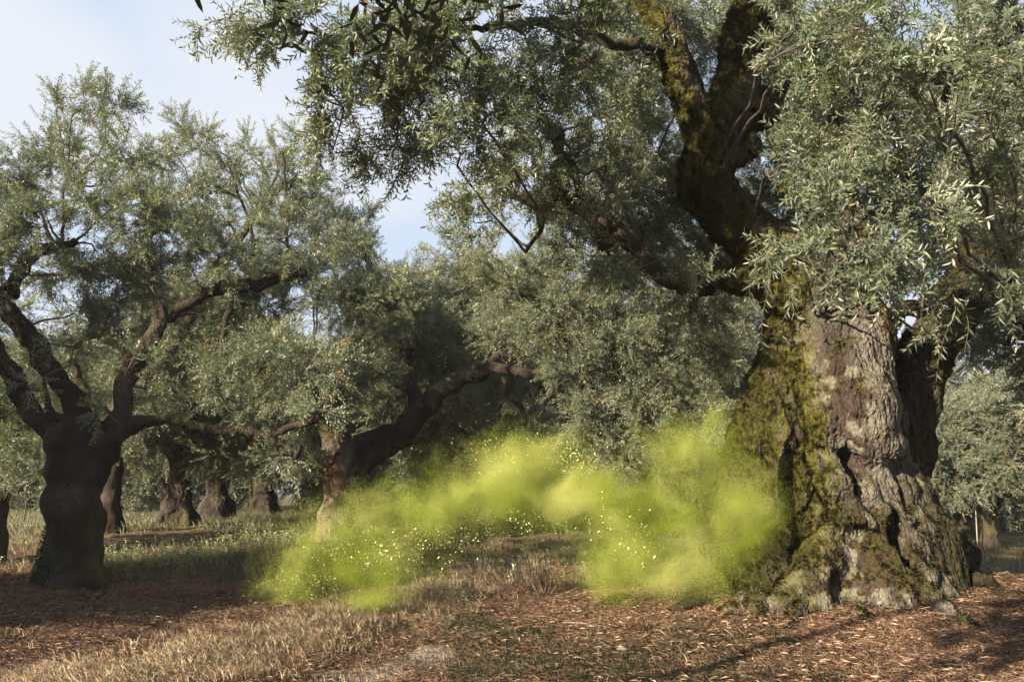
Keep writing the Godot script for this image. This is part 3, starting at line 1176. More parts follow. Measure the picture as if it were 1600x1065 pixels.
func _ready() -> void:
	# ---- camera
	var cam := Camera3D.new()
	cam.name = "camera"
	add_child(cam)
	cam.position = Vector3(0, EYE, 0)
	cam.rotation = Vector3(PITCH, 0, 0)
	cam.fov = rad_to_deg(2.0 * atan(CY / FOCAL))
	cam.near = 0.05
	cam.far = 500.0
	cam.current = true
	# ---- sky, exposure
	var we := WorldEnvironment.new()
	we.name = "world_environment"
	add_child(we)
	var env := Environment.new()
	env.background_mode = Environment.BG_SKY
	env.sky = build_sky()
	env.background_energy_multiplier = 0.365
	env.tonemap_mode = Environment.TONE_MAPPER_LINEAR
	env.tonemap_exposure = 3.15
	env.sdfgi_enabled = true
	env.ssao_enabled = true
	env.ssil_enabled = true
	env.fog_enabled = true
	env.fog_mode = Environment.FOG_MODE_EXPONENTIAL
	env.fog_density = 0.0005
	env.fog_light_color = Color(0.93, 0.95, 0.97)
	we.environment = env
	# ---- sun: low, from the left and a little behind the viewer
	var sun := DirectionalLight3D.new()
	sun.name = "sun"
	add_child(sun)
	var to_sun := Vector3(-0.70, 0.39, 0.68).normalized()
	sun.basis = Basis.looking_at(-to_sun, Vector3.UP)
	sun.light_color = Color(1.0, 0.94, 0.845)
	sun.light_energy = 1.6
	sun.light_angular_distance = 0.5
	sun.shadow_enabled = true

	# ---- noises
	nz.seed = 3
	nz.frequency = 0.1
	nz.fractal_octaves = 3
	nz2.seed = 8
	nz2.frequency = 0.1
	nz2.fractal_octaves = 2
	ridge.seed = 5
	ridge.frequency = 0.5
	ridge.fractal_type = FastNoiseLite.FRACTAL_RIDGED
	ridge.fractal_octaves = 3
	materials()

	# ---- lines on the ground
	var ruts := line_on_ground([[520, 1060], [660, 970], [780, 905], [850, 875]])
	var straw := line_on_ground([[60, 1080], [300, 1035], [480, 985], [600, 945], [720, 908], [850, 872], [900, 855]])
	var bare := line_on_ground([[540, 1062], [620, 1040], [680, 1025]])
	var green := line_on_ground([[740, 985], [800, 1010], [960, 1035], [1120, 1000], [1200, 1045], [1000, 1060], [780, 1050]])
	var lane := line_on_ground([[250, 832], [520, 828], [900, 845], [1100, 850], [1600, 838]])
	var weeds := line_on_ground([[170, 885], [300, 880], [420, 855], [400, 848]])
	tracks["ruts"] = ruts
	tracks["straw"] = straw
	tracks["bare"] = bare
	tracks["green"] = green
	tracks["lane"] = lane
	tracks["weeds"] = weeds
	build_ground()

	# ---- leafy shoots, shared by all crowns
	var rng := RandomNumberGenerator.new()
	rng.seed = 11
	shoots["near"] = shoot_mesh(rng, 12, 0.32, 0.080, 0.0150, true)
	shoots["mid"] = shoot_mesh(rng, 13, 0.34, 0.076, 0.0165, false)
	shoots["far"] = shoot_mesh(rng, 18, 0.52, 0.090, 0.024, false)

	build_giant()
	build_left_trees()
	build_back_trees()
	build_ground_cover()
	build_details()
	build_powder()


func build_giant() -> void:
	var at := P(1360, 905, 9.5)
	at.y = gh(at.x, at.z)
	var thick := [
		# heart of the trunk
		[[1340, 960, 9.6, 230], [1340, 860, 9.6, 220], [1332, 760, 9.6, 190], [1318, 660, 9.6, 180], [1305, 560, 9.55, 170], [1295, 490, 9.5, 155]],
		# mossy left flank with its own foot
		[[1165, 930, 9.7, 110], [1172, 860, 9.6, 112], [1184, 760, 9.5, 120], [1194, 680, 9.45, 108], [1212, 600, 9.4, 88], [1235, 520, 9.4, 70]],
		[[1205, 935, 9.3, 90], [1205, 860, 9.3, 80], [1215, 760, 9.3, 80], [1225, 660, 9.3, 66]],
		[[1222, 930, 9.15, 50], [1225, 870, 9.25, 44], [1228, 780, 9.3, 40]],
		# front strand twisting down to the grey foot
		[[1265, 560, 9.0, 60], [1285, 640, 8.85, 70], [1290, 700, 8.75, 60], [1300, 760, 8.65, 58], [1332, 810, 8.6, 62], [1352, 850, 8.6, 70], [1368, 900, 8.55, 92], [1380, 945, 8.45, 120]],
		[[1290, 850, 8.75, 80], [1275, 890, 8.65, 90], [1262, 945, 8.5, 110]],
		[[1350, 720, 8.95, 80], [1365, 770, 8.85, 85], [1385, 805, 8.75, 55]],
		[[1318, 520, 9.0, 90], [1322, 570, 8.92, 110], [1335, 630, 8.85, 118], [1342, 688, 8.85, 112]],
		[[1278, 470, 9.0, 40], [1288, 540, 8.88, 44], [1300, 610, 8.8, 40], [1318, 670, 8.74, 46]],
		[[1330, 500, 8.98, 40], [1352, 580, 8.86, 44], [1366, 650, 8.84, 40], [1360, 700, 8.8, 50]],
		[[1386, 805, 8.62, 46], [1392, 812, 8.6, 50]], [[1250, 835, 8.9, 60], [1256, 850, 8.85, 66]], [[1345, 762, 8.7, 54], [1352, 775, 8.68, 50]],
		[[1400, 735, 9.0, 40], [1420, 800, 8.85, 40], [1432, 870, 8.7, 44], [1450, 945, 8.5, 50]],
		[[1352, 520, 9.15, 84], [1358, 600, 9.1, 84], [1362, 670, 9.1, 90], [1366, 700, 9.1, 70]],
		# great right root
		[[1370, 680, 9.3, 110], [1392, 740, 9.25, 110], [1410, 800, 9.2, 120], [1425, 870, 9.1, 130], [1440, 945, 9.0, 130]],
		[[1395, 715, 9.4, 66], [1420, 770, 9.4, 72], [1448, 830, 9.4, 80], [1478, 885, 9.4, 80], [1510, 935, 9.4, 70]],
		[[1385, 780, 8.95, 50], [1405, 850, 8.75, 60], [1418, 945, 8.5, 70]],
		[[1470, 850, 9.6, 60], [1510, 905, 9.7, 50], [1560, 940, 9.7, 30]],
		# roots that run out over the mound
		[[1240, 915, 8.7, 50], [1205, 945, 8.4, 34], [1170, 968, 8.2, 22]],
		[[1300, 905, 8.55, 40], [1340, 930, 8.3, 30], [1372, 945, 8.15, 18]],
		# second stem behind, to the right
		[[1400, 720, 10.1, 110], [1415, 640, 10.1, 108], [1440, 560, 10.1, 92], [1478, 500, 10.1, 82], [1520, 430, 10.0, 70], [1550, 370, 9.9, 65], [1580, 280, 9.9, 50]],
		# main limb up and to the left, then its fork
		[[1300, 520, 9.4, 170], [1265, 450, 9.3, 160], [1205, 395, 9.2, 120], [1150, 350, 9.1, 100], [1112, 290, 9.0, 96], [1110, 225, 8.95, 98], [1120, 185, 8.9, 84]],
		[[1112, 215, 8.95, 80], [1075, 150, 8.9, 66], [1055, 90, 8.9, 58], [1020, 10, 8.9, 46], [980, -80, 8.8, 34]],
		[[1120, 200, 8.9, 90], [1150, 130, 8.8, 82], [1168, 70, 8.75, 74], [1180, 10, 8.7, 62], [1210, -70, 8.6, 46]],
		[[1140, 170, 8.9, 66], [1185, 175, 8.85, 52], [1205, 150, 8.9, 36]],
		[[1130, 245, 8.75, 60], [1168, 232, 8.65, 34]],
		# limb straight up behind the hanging sprays
		[[1300, 480, 9.7, 120], [1310, 410, 9.8, 100], [1300, 330, 9.9, 80], [1310, 230, 10.0, 66], [1330, 120, 10.1, 50], [1340, -20, 10.2, 36]],
		# lower left limb
		[[1215, 440, 9.3, 70], [1150, 432, 9.2, 50], [1095, 436, 9.1, 44]],
	]
	for r in [[[1262, 905], [1218, 938], [1165, 958], [1105, 972], 0.17], [[1180, 902], [1130, 920], [1075, 935], [1010, 950], 0.14], [[1322, 920], [1345, 945], [1352, 968], [1370, 990], 0.12],
			[[1395, 915], [1440, 945], [1480, 962], [1530, 985], 0.15], [[1485, 905], [1545, 925], [1600, 935], [1660, 950], 0.15], [[1290, 925], [1275, 950], [1240, 978], [1215, 1000], 0.10]]:
		var pts := PackedVector3Array()
		var rad := PackedFloat32Array()
		for i in 4:
			var q := G(r[i][0], r[i][1])
			pts.append(q + Vector3(0, [0.24, 0.11, 0.05, -0.05][i], 0))
			rad.append(r[4] * [1.0, 0.62, 0.42, 0.25][i])
		thick.append([pts, rad])
	var thin := [
		[[1110, 436, 9.1, 44], [1040, 440, 9.0, 34], [1000, 385, 8.9, 34], [940, 372, 8.8, 38], [915, 345, 8.75, 40], [895, 312, 8.7, 36], [850, 315, 8.7, 28], [810, 310, 8.7, 20]],
		[[905, 310, 8.7, 30], [905, 275, 8.7, 20], [868, 245, 8.8, 22], [870, 205, 8.9, 20], [840, 180, 9.0, 14]],
		[[848, 318, 8.7, 14], [845, 360, 8.7, 10], [820, 395, 8.7, 8]],
		[[1385, 515, 9.2, 44], [1430, 482, 9.0, 36], [1500, 478, 8.6, 34], [1540, 468, 8.3, 30], [1580, 485, 8.0, 30], [1630, 520, 7.7, 28]],
		[[1175, 20, 8.7, 50], [1215, 15, 8.5, 36], [1250, -5, 8.4, 28], [1300, -40, 8.3, 20]],
		[[1205, 175, 8.9, 16], [1240, 120, 8.7, 13], [1280, 70, 8.5, 10], [1320, 20, 8.4, 8]],
		[[1540, 400, 9.9, 40], [1500, 300, 9.7, 32], [1480, 200, 9.5, 26], [1500, 100, 9.3, 20]],
		[[1420, 90, 9.0, 24], [1480, 120, 8.8, 34], [1560, 60, 8.6, 34], [1640, 0, 8.4, 36]],
		[[1310, 230, 10.0, 40], [1360, 180, 9.6, 30], [1420, 90, 9.0, 24]],
		[[1055, 90, 8.9, 30], [960, 60, 8.3, 24], [860, 40, 7.6, 20], [740, 40, 7.0, 15], [600, 60, 6.5, 10], [480, 50, 6.3, 6]],
	]
	var clumps := clumps_from([
		[350, 28, 6.5, 42, 0.8], [420, 45, 6.2, 60, 0.9], [500, 60, 6.3, 75], [535, 165, 6.6, 55, 0.8], [520, 235, 7.0, 55, 0.7], [600, 235, 7.2, 62], [570, 110, 6.5, 85], [655, 180, 6.8, 85], [640, 50, 6.0, 90],
		[740, 60, 6.2, 105], [740, 215, 6.5, 95], [830, 130, 7.8, 100], [840, 255, 8.6, 90], [930, 60, 7.0, 105], [950, 190, 9.2, 90], [970, 300, 9.6, 85], [1000, 110, 9.4, 70], [760, 310, 9.0, 60, 0.6],
		[740, 350, 9.3, 50, 0.5], [920, 400, 9.4, 55, 0.6], [1090, 480, 10.2, 55, 0.6], [990, 370, 10.2, 70, 0.7], [1080, 390, 11.2, 70], [1010, 320, 11.0, 80], [1230, 420, 11.0, 60, 0.8], [1105, 60, 10.8, 80], [1150, -20, 11.0, 90], [1230, 60, 10.8, 80], [1120, 420, 11.4, 60, 0.8],
		[880, 335, 8.2, 42, 0.6], [1000, 425, 8.3, 38, 0.6], [1085, 455, 8.3, 40, 0.6], [940, 300, 8.1, 38, 0.5], [960, 400, 8.2, 34, 0.5],
		[1240, 50, 6.2, 85, 0.62], [1330, 40, 5.6, 100, 0.62], [1440, 60, 5.2, 115, 0.62], [1560, 50, 5.6, 120, 0.62], [1310, 150, 6.6, 90, 0.62], [1400, 200, 6.0, 85, 0.62], [1540, 170, 6.6, 110, 0.62], [1270, 240, 6.8, 60, 0.62], [1330, 300, 5.6, 85, 0.62],
		[1430, 310, 5.8, 85, 0.62], [1570, 300, 8.0, 100, 0.62], [1240, 400, 5.4, 42, 0.8], [1320, 390, 5.3, 70, 0.62], [1400, 400, 6.6, 70, 0.7], [1500, 420, 8.0, 90, 0.62], [1590, 430, 7.2, 70, 0.62],
		[1000, 60, 10.6, 140], [1220, 150, 11.2, 140], [1380, 180, 11.4, 150], [1520, 150, 11.4, 150], [1560, 330, 11.2, 110], [1020, 230, 10.8, 100], [1240, 320, 11.2, 110], [1420, 330, 11.6, 110], [900, 300, 10.6, 90],
		[800, -140, 6.4, 140], [1000, -160, 7.0, 150], [1200, -160, 7.4, 150], [1400, -160, 7.0, 160], [1600, -120, 7.0, 160], [1750, 100, 7.5, 150], [1750, 320, 9.0, 150], [640, -100, 6.2, 110]])
	var holes := [[P(1322, 738, 8.72), 0.26, Vector3(2.3, 0.9, 1.0)], [P(1244, 790, 8.98), 0.32, Vector3(1.9, 0.46, 0.8)], [P(1268, 790, 8.7), 0.12, Vector3(1.5, 0.6, 1.0)], [P(1322, 912, 8.25), 0.16, Vector3(1.0, 0.9, 0.8)], [P(1345, 835, 8.42), 0.12, Vector3(0.8, 1.2, 1.0)],
		[P(1093, 365, 8.62), 0.10, Vector3(1.0, 1.0, 0.8)], [P(1404, 590, 9.2), 0.32, Vector3(3.2, 0.42, 1.0)], [P(1398, 860, 8.62), 0.24, Vector3(1.9, 0.5, 0.9)], [P(1368, 842, 8.4), 0.13, Vector3(0.9, 1.3, 1.0)], [P(1420, 690, 9.1), 0.2, Vector3(1.0, 0.8, 0.9)]]
	var tree := olive("giant ancient olive tree with a gnarled mossy trunk on the mound at right", at, thick, thin, clumps,
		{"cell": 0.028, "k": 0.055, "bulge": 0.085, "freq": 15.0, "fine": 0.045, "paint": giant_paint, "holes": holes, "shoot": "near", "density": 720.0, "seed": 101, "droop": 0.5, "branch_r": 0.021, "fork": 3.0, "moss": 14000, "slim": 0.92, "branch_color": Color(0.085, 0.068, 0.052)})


func build_left_trees() -> void:
	var at := P(110, 925, 12.2)
	at.y = gh(at.x, at.z)
	var thick := [
		[[108, 950, 12.2, 150], [110, 900, 12.2, 112], [114, 840, 12.2, 96], [116, 780, 12.2, 94], [120, 730, 12.2, 104], [125, 690, 12.2, 110]],
		[[55, 935, 12.0, 34], [75, 895, 12.0, 50], [95, 840, 12.1, 50]],
		[[160, 935, 12.0, 34], [145, 895, 12.0, 46], [130, 850, 12.1, 50]],
		[[105, 720, 12.2, 66], [78, 680, 12.2, 54], [50, 645, 12.1, 48], [25, 610, 12.0, 46], [0, 560, 11.9, 40], [-30, 490, 11.8, 34]],
		[[130, 700, 12.3, 64], [120, 640, 12.4, 48], [80, 580, 12.4, 46], [45, 525, 12.4, 42], [10, 480, 12.4, 40], [-20, 445, 12.4, 34]],
		[[165, 710, 12.3, 60], [185, 650, 12.4, 46], [195, 600, 12.5, 44], [215, 555, 12.6, 42], [250, 512, 12.6, 34], [250, 480, 12.6, 24]],
		[[155, 700, 12.1, 56], [190, 675, 12.0, 34], [235, 658, 11.9, 28], [280, 656, 11.8, 26], [330, 670, 11.7, 24], [380, 674, 11.6, 24], [425, 680, 11.5, 20], [445, 674, 11.5, 16]],
	]
	var thin := [
		[[10, 450, 12.4, 30], [35, 430, 12.3, 28], [42, 405, 12.2, 30], [70, 388, 12.1, 22], [120, 378, 12.0, 14]],
		[[85, 385, 12.1, 8], [72, 355, 12.1, 6], [60, 330, 12.1, 5]],
		[[95, 380, 12.1, 8], [100, 330, 12.1, 6], [98, 290, 12.1, 5]],
		[[300, 470, 12.8, 20], [330, 450, 12.9, 26], [380, 445, 12.9, 28], [430, 438, 12.9, 26], [470, 425, 12.9, 18]],
		[[250, 500, 12.6, 20], [275, 485, 12.7, 20], [310, 462, 12.8, 20]],
		[[440, 676, 11.5, 14], [470, 665, 11.5, 14], [500, 650, 11.5, 12], [520, 620, 11.5, 6]],
		[[425, 682, 11.5, 12], [440, 705, 11.5, 12], [455, 725, 11.5, 10], [470, 695, 11.4, 6]],
		[[345, 670, 11.7, 10], [360, 650, 11.8, 9], [385, 648, 11.8, 6]],
		[[140, 690, 12.1, 20], [80, 645, 11.9, 16], [72, 620, 11.8, 9], [70, 590, 11.8, 5]],
		[[380, 445, 12.9, 14], [350, 500, 12.7, 12], [345, 540, 12.6, 8]],
		[[395, 400, 13.0, 8], [392, 350, 13.0, 7], [370, 300, 13.0, 6], [355, 255, 13.0, 5]],
		[[450, 400, 13.2, 8], [448, 350, 13.2, 7], [447, 290, 13.2, 5], [440, 235, 13.2, 4]],
	]
	var clumps := clumps_from([
		[120, 525, 11.7, 28, 0.5], [225, 560, 11.9, 28, 0.5], [50, 600, 11.5, 26, 0.5],
		[-50, 300, 12.0, 70], [25, 280, 12.4, 52], [90, 235, 12.6, 50], [105, 165, 12.8, 34, 0.7], [170, 170, 12.8, 42, 0.8], [190, 240, 12.4, 48], [60, 350, 11.6, 55], [140, 310, 11.8, 60], [210, 330, 11.8, 55], [-20, 400, 11.4, 60],
		[280, 360, 12.2, 60], [340, 400, 12.4, 55, 0.8], [240, 420, 13.0, 55], [160, 410, 13.2, 60], [90, 430, 13.2, 45, 0.8], [330, 510, 13.4, 55, 0.8], [410, 490, 13.6, 55], [480, 440, 13.4, 50, 0.8], [430, 550, 11.8, 60], [360, 580, 11.8, 50],
		[490, 570, 11.6, 55], [300, 560, 13.2, 42, 0.7], [170, 520, 13.4, 50], [120, 500, 13.4, 40, 0.7], [250, 600, 13.2, 36, 0.6], [490, 640, 11.3, 34, 0.7], [400, 640, 11.6, 34, 0.6], [430, 720, 11.4, 26, 0.7], [200, 450, 13.2, 50],
		[20, 500, 13.6, 40, 0.6], [-80, 420, 11.6, 80], [-120, 560, 11.6, 70], [60, 560, 13.4, 34, 0.5], [165, 645, 11.7, 26, 0.5], [450, 370, 12.8, 52, 0.9], [130, 140, 12.9, 22, 0.6], [300, 300, 12.9, 46, 0.7]])
	olive("dark olive tree at left with forked trunk and a long level branch", at, thick, thin, clumps,
		{"slim": 0.78, "limb": 0.82, "cell": 0.04, "k": 0.06, "bulge": 0.026, "freq": 14.0, "fine": 0.038, "shoot": "mid", "density": 800.0, "seed": 202, "fork": 2.2, "branch_r": 0.022})

	# the leaning tree behind the powder
	at = P(535, 838, 18.0)
	at.y = gh(at.x, at.z)
	thick = [
		[[530, 862, 18.0, 96], [535, 810, 18.0, 82], [540, 750, 18.0, 78], [555, 715, 18.0, 76], [590, 695, 18.0, 66], [630, 675, 17.9, 54], [660, 640, 17.8, 46], [690, 610, 17.7, 40], [720, 592, 17.6, 36], [750, 585, 17.5, 34]],
		[[510, 862, 17.8, 36], [518, 800, 17.8, 40], [525, 740, 17.8, 36]],
		[[525, 740, 18.1, 50], [520, 700, 18.3, 44], [500, 640, 18.6, 34], [480, 560, 18.8, 26]],
		[[650, 650, 17.9, 36], [640, 580, 18.2, 28], [620, 500, 18.4, 22]],
	]
	thin = [
		[[745, 585, 17.5, 26], [790, 575, 17.3, 22], [830, 582, 17.1, 18], [870, 572, 17.0, 16], [910, 585, 16.9, 10], [925, 590, 16.9, 6]],
		[[735, 590, 17.5, 24], [770, 560, 17.4, 18], [800, 560, 17.3, 14], [812, 545, 17.2, 9]],
		[[785, 590, 17.3, 10], [792, 615, 17.3, 9], [815, 640, 17.2, 9], [820, 668, 17.2, 7]],
		[[685, 628, 17.7, 10], [705, 660, 17.6, 8], [735, 680, 17.5, 6]],
		[[880, 580, 17.0, 7], [860, 620, 17.0, 7], [840, 655, 17.0, 5]],
		[[500, 650, 18.4, 12], [505, 590, 18.4, 9], [490, 540, 18.4, 6]],
	]
	clumps = clumps_from([
		[520, 370, 17.6, 50], [560, 420, 17.4, 50], [600, 480, 17.2, 55], [530, 470, 17.0, 55], [620, 560, 19.0, 55], [550, 570, 16.8, 55], [680, 520, 18.4, 50], [610, 620, 18.8, 40], [500, 600, 17.0, 42], [700, 570, 19.0, 40], [760, 520, 18.4, 45],
		[490, 650, 16.9, 40], [465, 715, 17.4, 32], [820, 520, 18.0, 40, 0.8], [880, 550, 18.0, 40, 0.8], [450, 420, 18.0, 50], [490, 320, 18.2, 42, 0.8], [740, 640, 18.6, 36, 0.7], [840, 650, 18.0, 36, 0.8], [920, 620, 17.6, 36, 0.8],
		[690, 680, 18.8, 36, 0.8], [640, 440, 17.8, 40, 0.8], [440, 600, 18.0, 55], [590, 580, 17.0, 36], [560, 350, 18.2, 34, 0.8], [640, 500, 17.0, 36, 0.8]])
	olive("olive tree with a split trunk, left face tinted as sunlit, leaning right behind the green powder", at, thick, thin, clumps,
		{"slim": 0.74, "cell": 0.05, "k": 0.08, "bulge": 0.06, "freq": 10.0, "fine": 0.036, "paint": sunlit_side_paint, "shoot": "mid", "density": 800.0, "seed": 303, "fork": 2.0, "branch_r": 0.025, "shoot_scale": 1.15})

	# pale sunlit tree behind the giant's left side
	at = P(985, 848, 15.5)
	at.y = gh(at.x, at.z)
	thick = [
		[[985, 870, 15.5, 84], [982, 800, 15.5, 66], [975, 740, 15.5, 60], [965, 690, 15.5, 62]],
		[[960, 700, 15.5, 44], [930, 640, 15.3, 34], [905, 570, 15.0, 28], [860, 500, 14.8, 22], [800, 440, 14.6, 14]],
		[[975, 700, 15.5, 44], [1010, 630, 15.4, 34], [1040, 560, 15.2, 28], [1060, 470, 15.0, 20]],
		[[965, 690, 15.5, 36], [960, 610, 15.2, 26], [965, 530, 15.0, 20], [960, 440, 14.8, 14]],
	]
	clumps = clumps_from([
		[700, 400, 14.6, 45, 0.6], [760, 380, 14.4, 50, 0.7], [790, 450, 14.4, 60, 0.8], [850, 420, 14.2, 60], [870, 500, 14.2, 65], [940, 440, 14.4, 65], [960, 520, 14.2, 60], [1030, 460, 14.4, 65], [1060, 540, 14.4, 60], [1110, 480, 14.8, 60],
		[1120, 560, 14.8, 50], [800, 520, 14.6, 45, 0.7], [900, 580, 14.6, 50, 0.8], [1000, 600, 14.6, 50, 0.8], [1070, 620, 14.8, 45, 0.8], [740, 450, 15.0, 40, 0.6], [880, 360, 14.8, 50, 0.8], [980, 370, 15.0, 60, 0.8], [1080, 400, 15.2, 60, 0.8], [1110, 650, 14.8, 40, 0.7], [940, 660, 15.0, 40, 0.7], [1040, 690, 15.0, 36, 0.6], [640, 430, 15.2, 30, 0.5], [960, 700, 14.5, 45, 0.8], [900, 660, 14.6, 45, 0.8], [1010, 650, 14.5, 45, 0.8], [930, 620, 14.4, 45, 0.8]])
	olive("pale sunlit olive tree behind the giant's left side, its trunk sunk in the powder", at, thick, [], clumps,
		{"slim": 0.85, "cell": 0.06, "k": 0.08, "bulge": 0.05, "freq": 10.0, "fine": 0.025, "shoot": "mid", "density": 620.0, "seed": 353, "fork": 2.0, "branch_r": 0.022})

	# tall airy tree behind the left one
	at = P(165, 830, 19.5)
	at.y = gh(at.x, at.z)
	thick = [
		[[172, 850, 19.5, 54], [172, 800, 19.5, 38], [173, 750, 19.5, 34], [175, 700, 19.5, 32], [185, 640, 19.3, 26], [210, 560, 19.0, 22], [240, 450, 18.5, 18]],
		[[170, 710, 19.5, 24], [140, 640, 19.8, 18], [110, 560, 20.0, 14]],
		[[185, 640, 19.3, 22], [260, 560, 18.6, 18], [330, 440, 18.0, 16], [400, 330, 17.4, 11]],
	]
	clumps = clumps_from([
		[250, 250, 18.0, 40, 0.8], [310, 215, 17.6, 40, 0.7], [350, 270, 17.4, 42, 0.8], [430, 245, 17.0, 34, 0.6], [480, 280, 17.2, 42, 0.7], [430, 320, 17.2, 46], [390, 230, 17.4, 26, 0.5], [250, 320, 18.0, 45], [330, 340, 17.6, 45], [200, 560, 19.0, 45], [120, 560, 20.0, 50],
		[260, 480, 18.6, 50], [220, 650, 19.0, 38], [180, 720, 19.0, 24, 0.7], [290, 600, 18.6, 50], [60, 620, 19.6, 45], [380, 420, 17.6, 50], [280, 190, 17.6, 22, 0.5], [470, 215, 17.0, 22, 0.5]])
	olive("tall airy olive tree behind the left tree, its slim trunk just right of it", at, thick, [], clumps,
		{"cell": 0.06, "k": 0.09, "bulge": 0.04, "freq": 10.0, "fine": 0.025, "shoot": "mid", "density": 700.0, "seed": 404, "fork": 2.4, "branch_r": 0.025, "shoot_scale": 1.15, "droop": 0.1})

	# tree cut by the left edge
	at = P(-22, 855, 15.0)
	at.y = gh(at.x, at.z)
	thick = [
		[[-24, 880, 15.0, 60], [-16, 820, 15.0, 44], [-4, 770, 15.0, 40], [20, 765, 14.9, 18], [50, 756, 14.8, 12], [78, 748, 14.8, 9]],
		[[-6, 780, 15.0, 36], [-30, 720, 15.0, 30], [-60, 660, 15.0, 24]],
	]
	clumps = clumps_from([[20, 690, 14.8, 40], [45, 730, 14.6, 28], [-10, 640, 15.0, 50], [-60, 600, 15.0, 60], [30, 640, 15.2, 36, 0.8], [-90, 700, 15.0, 60], [10, 745, 14.7, 22, 0.7], [-60, 500, 15.0, 70]])
	olive("low olive tree cut by the left edge, one branch pointing right", at, thick, [], clumps,
		{"cell": 0.05, "k": 0.07, "bulge": 0.04, "freq": 12.0, "fine": 0.02, "shoot": "mid", "density": 800.0, "seed": 505, "fork": 1.0, "branch_r": 0.02})


func build_back_trees() -> void:
	# the row whose squat trunks show under the left crown
	var rows := [
		[275, 822, 23.0, 0.8, 1.9, "squat olive trunk with a wide foot, first of three under the level branch", 611, 0.25],
		[336, 812, 28.0, 0.75, 2.3, "narrow-waisted olive trunk, middle one of three under the level branch", 622, 0.0],
		[412, 806, 33.0, 0.8, 2.4, "shaded olive trunk right of the other two under the level branch", 633, 0.0]]
	for r in rows:
		var at := P(r[0], r[1], r[2])
		at.y = gh(at.x, at.z)
		grove_olive(r[5], at, r[3], r[4], 3.4, 6.8, {"seed": r[6], "cell": 0.08, "bulge": 0.09, "freq": 9.0, "fine": 0.045, "shoot": "far", "density": 330.0, "clumps": 28, "low": 2.2, "branch_r": 0.03, "lean": Vector3(r[7], 0, 0)})
	# behind the powder and the giant's left side
	var backs := [
		[745, 800, 23.0, 3.6, 7.6, 0.8, "silvery olive crown above the left half of the powder cloud", 711],
		[905, 800, 26.0, 3.8, 7.4, 1.2, "silvery olive crown above the middle of the powder cloud", 722],
		[1075, 805, 26.0, 3.8, 7.6, 0.8, "grey green olive crown just left of the giant trunk", 733],
		[640, 790, 31.0, 4.0, 8.6, 1.0, "olive crown far behind the leaning tree", 744],
		[1508, 842, 31.0, 2.2, 5.4, 2.1, "dark olive trunk beside the pale pole at right", 755],
		[1546, 852, 28.5, 2.5, 5.2, 2.0, "small sunlit olive tree with forked trunk right of the giant trunk", 766],
		[1720, 845, 13.5, 1.8, 6.4, 2.8, "shady olive tree hanging in from the right edge", 777]]
	for r in backs:
		var at := P(r[0], r[1], r[2])
		at.y = gh(at.x, at.z)
		grove_olive(r[6], at, 0.52 if r[0] > 1400 else 0.85, 1.15 if r[0] > 1400 else 1.7, r[3], r[4], {"seed": r[7], "cell": 0.09, "bulge": 0.08, "freq": 9.0, "fine": 0.04, "shoot": "far", "density": 330.0, "clumps": 34, "low": r[5], "branch_r": 0.03})
	var far := [
		[30, 40.0, 8.0, "distant olive tree behind the left edge of the grove"], [190, 38.0, 7.4, "distant olive tree between the left trunk and the slim trunk"], [330, 44.0, 8.2, "distant olive tree behind the three squat trunks"], [480, 40.0, 7.6, "distant olive tree left of the leaning trunk"],
		[600, 46.0, 8.4, "distant olive tree seen past the right side of the leaning trunk"], [880, 46.0, 8.8, "distant olive tree low behind the powder's middle"], [700, 38.0, 8.0, "distant olive tree over the powder's left slope"], [80, 46.0, 8.0, "distant olive tree between the left edge and the dark left trunk"], [1300, 48.0, 8.6, "distant olive tree directly behind the giant trunk"], [780, 42.0, 9.0, "distant olive tree over the powder's crest"], [1000, 40.0, 9.4, "distant olive tree over the powder's right half"], [1180, 42.0, 9.4, "distant olive tree hidden mostly by the giant trunk"], [1400, 40.0, 8.6, "distant olive tree behind the giant's right stem"],
		[1590, 44.0, 8.8, "distant olive tree at the right edge of the far field"]]
	var i := 0
	for r in far:
		var at := P(r[0], 800, r[1])
		at.y = gh(at.x, at.z)
		grove_olive(r[3], at, 0.9, 1.6, 4.4, r[2], {"seed": 800 + i, "cell": 0.14, "bulge": 0.08, "freq": 9.0, "fine": 0.04, "shoot": "far", "density": 150.0, "clumps": 34, "low": 0.7, "branch_r": 0.03, "shoot_scale": 1.5})
		i += 1
	# trees beside and behind the viewer, which shade the foreground
	var shade := [[-12.2, -5.4, 2.4, 4.8, 901, "olive tree outside the picture on the left, shading the dark earth"], [-11.9, -6.9, 2.6, 5.6, 904, "olive tree outside the picture, left of the dark forked tree"]]
	for s in shade:
		grove_olive(s[5], Vector3(s[0], gh(s[0], s[1]), s[1]), 0.9, 2.0, s[2], s[3], {"seed": s[4], "cell": 0.09, "bulge": 0.07, "freq": 9.0, "fine": 0.03, "shoot": "far", "density": 330.0, "clumps": 34, "low": 1.8})


func stick(g: Geo, a: Vector3, b: Vector3, r: float, col: Color, bow := Vector3.ZERO, off := Vector3.ZERO) -> void:
	var s := smooth(PackedVector3Array([a, a.lerp(b, 0.5) + bow, b]), PackedFloat32Array([r, r * 0.8, r * 0.45]), maxf(0.02, a.distance_to(b) / 6.0))
	g.tube(s[0], s[1], 6, col, 0.2, nz2, off)


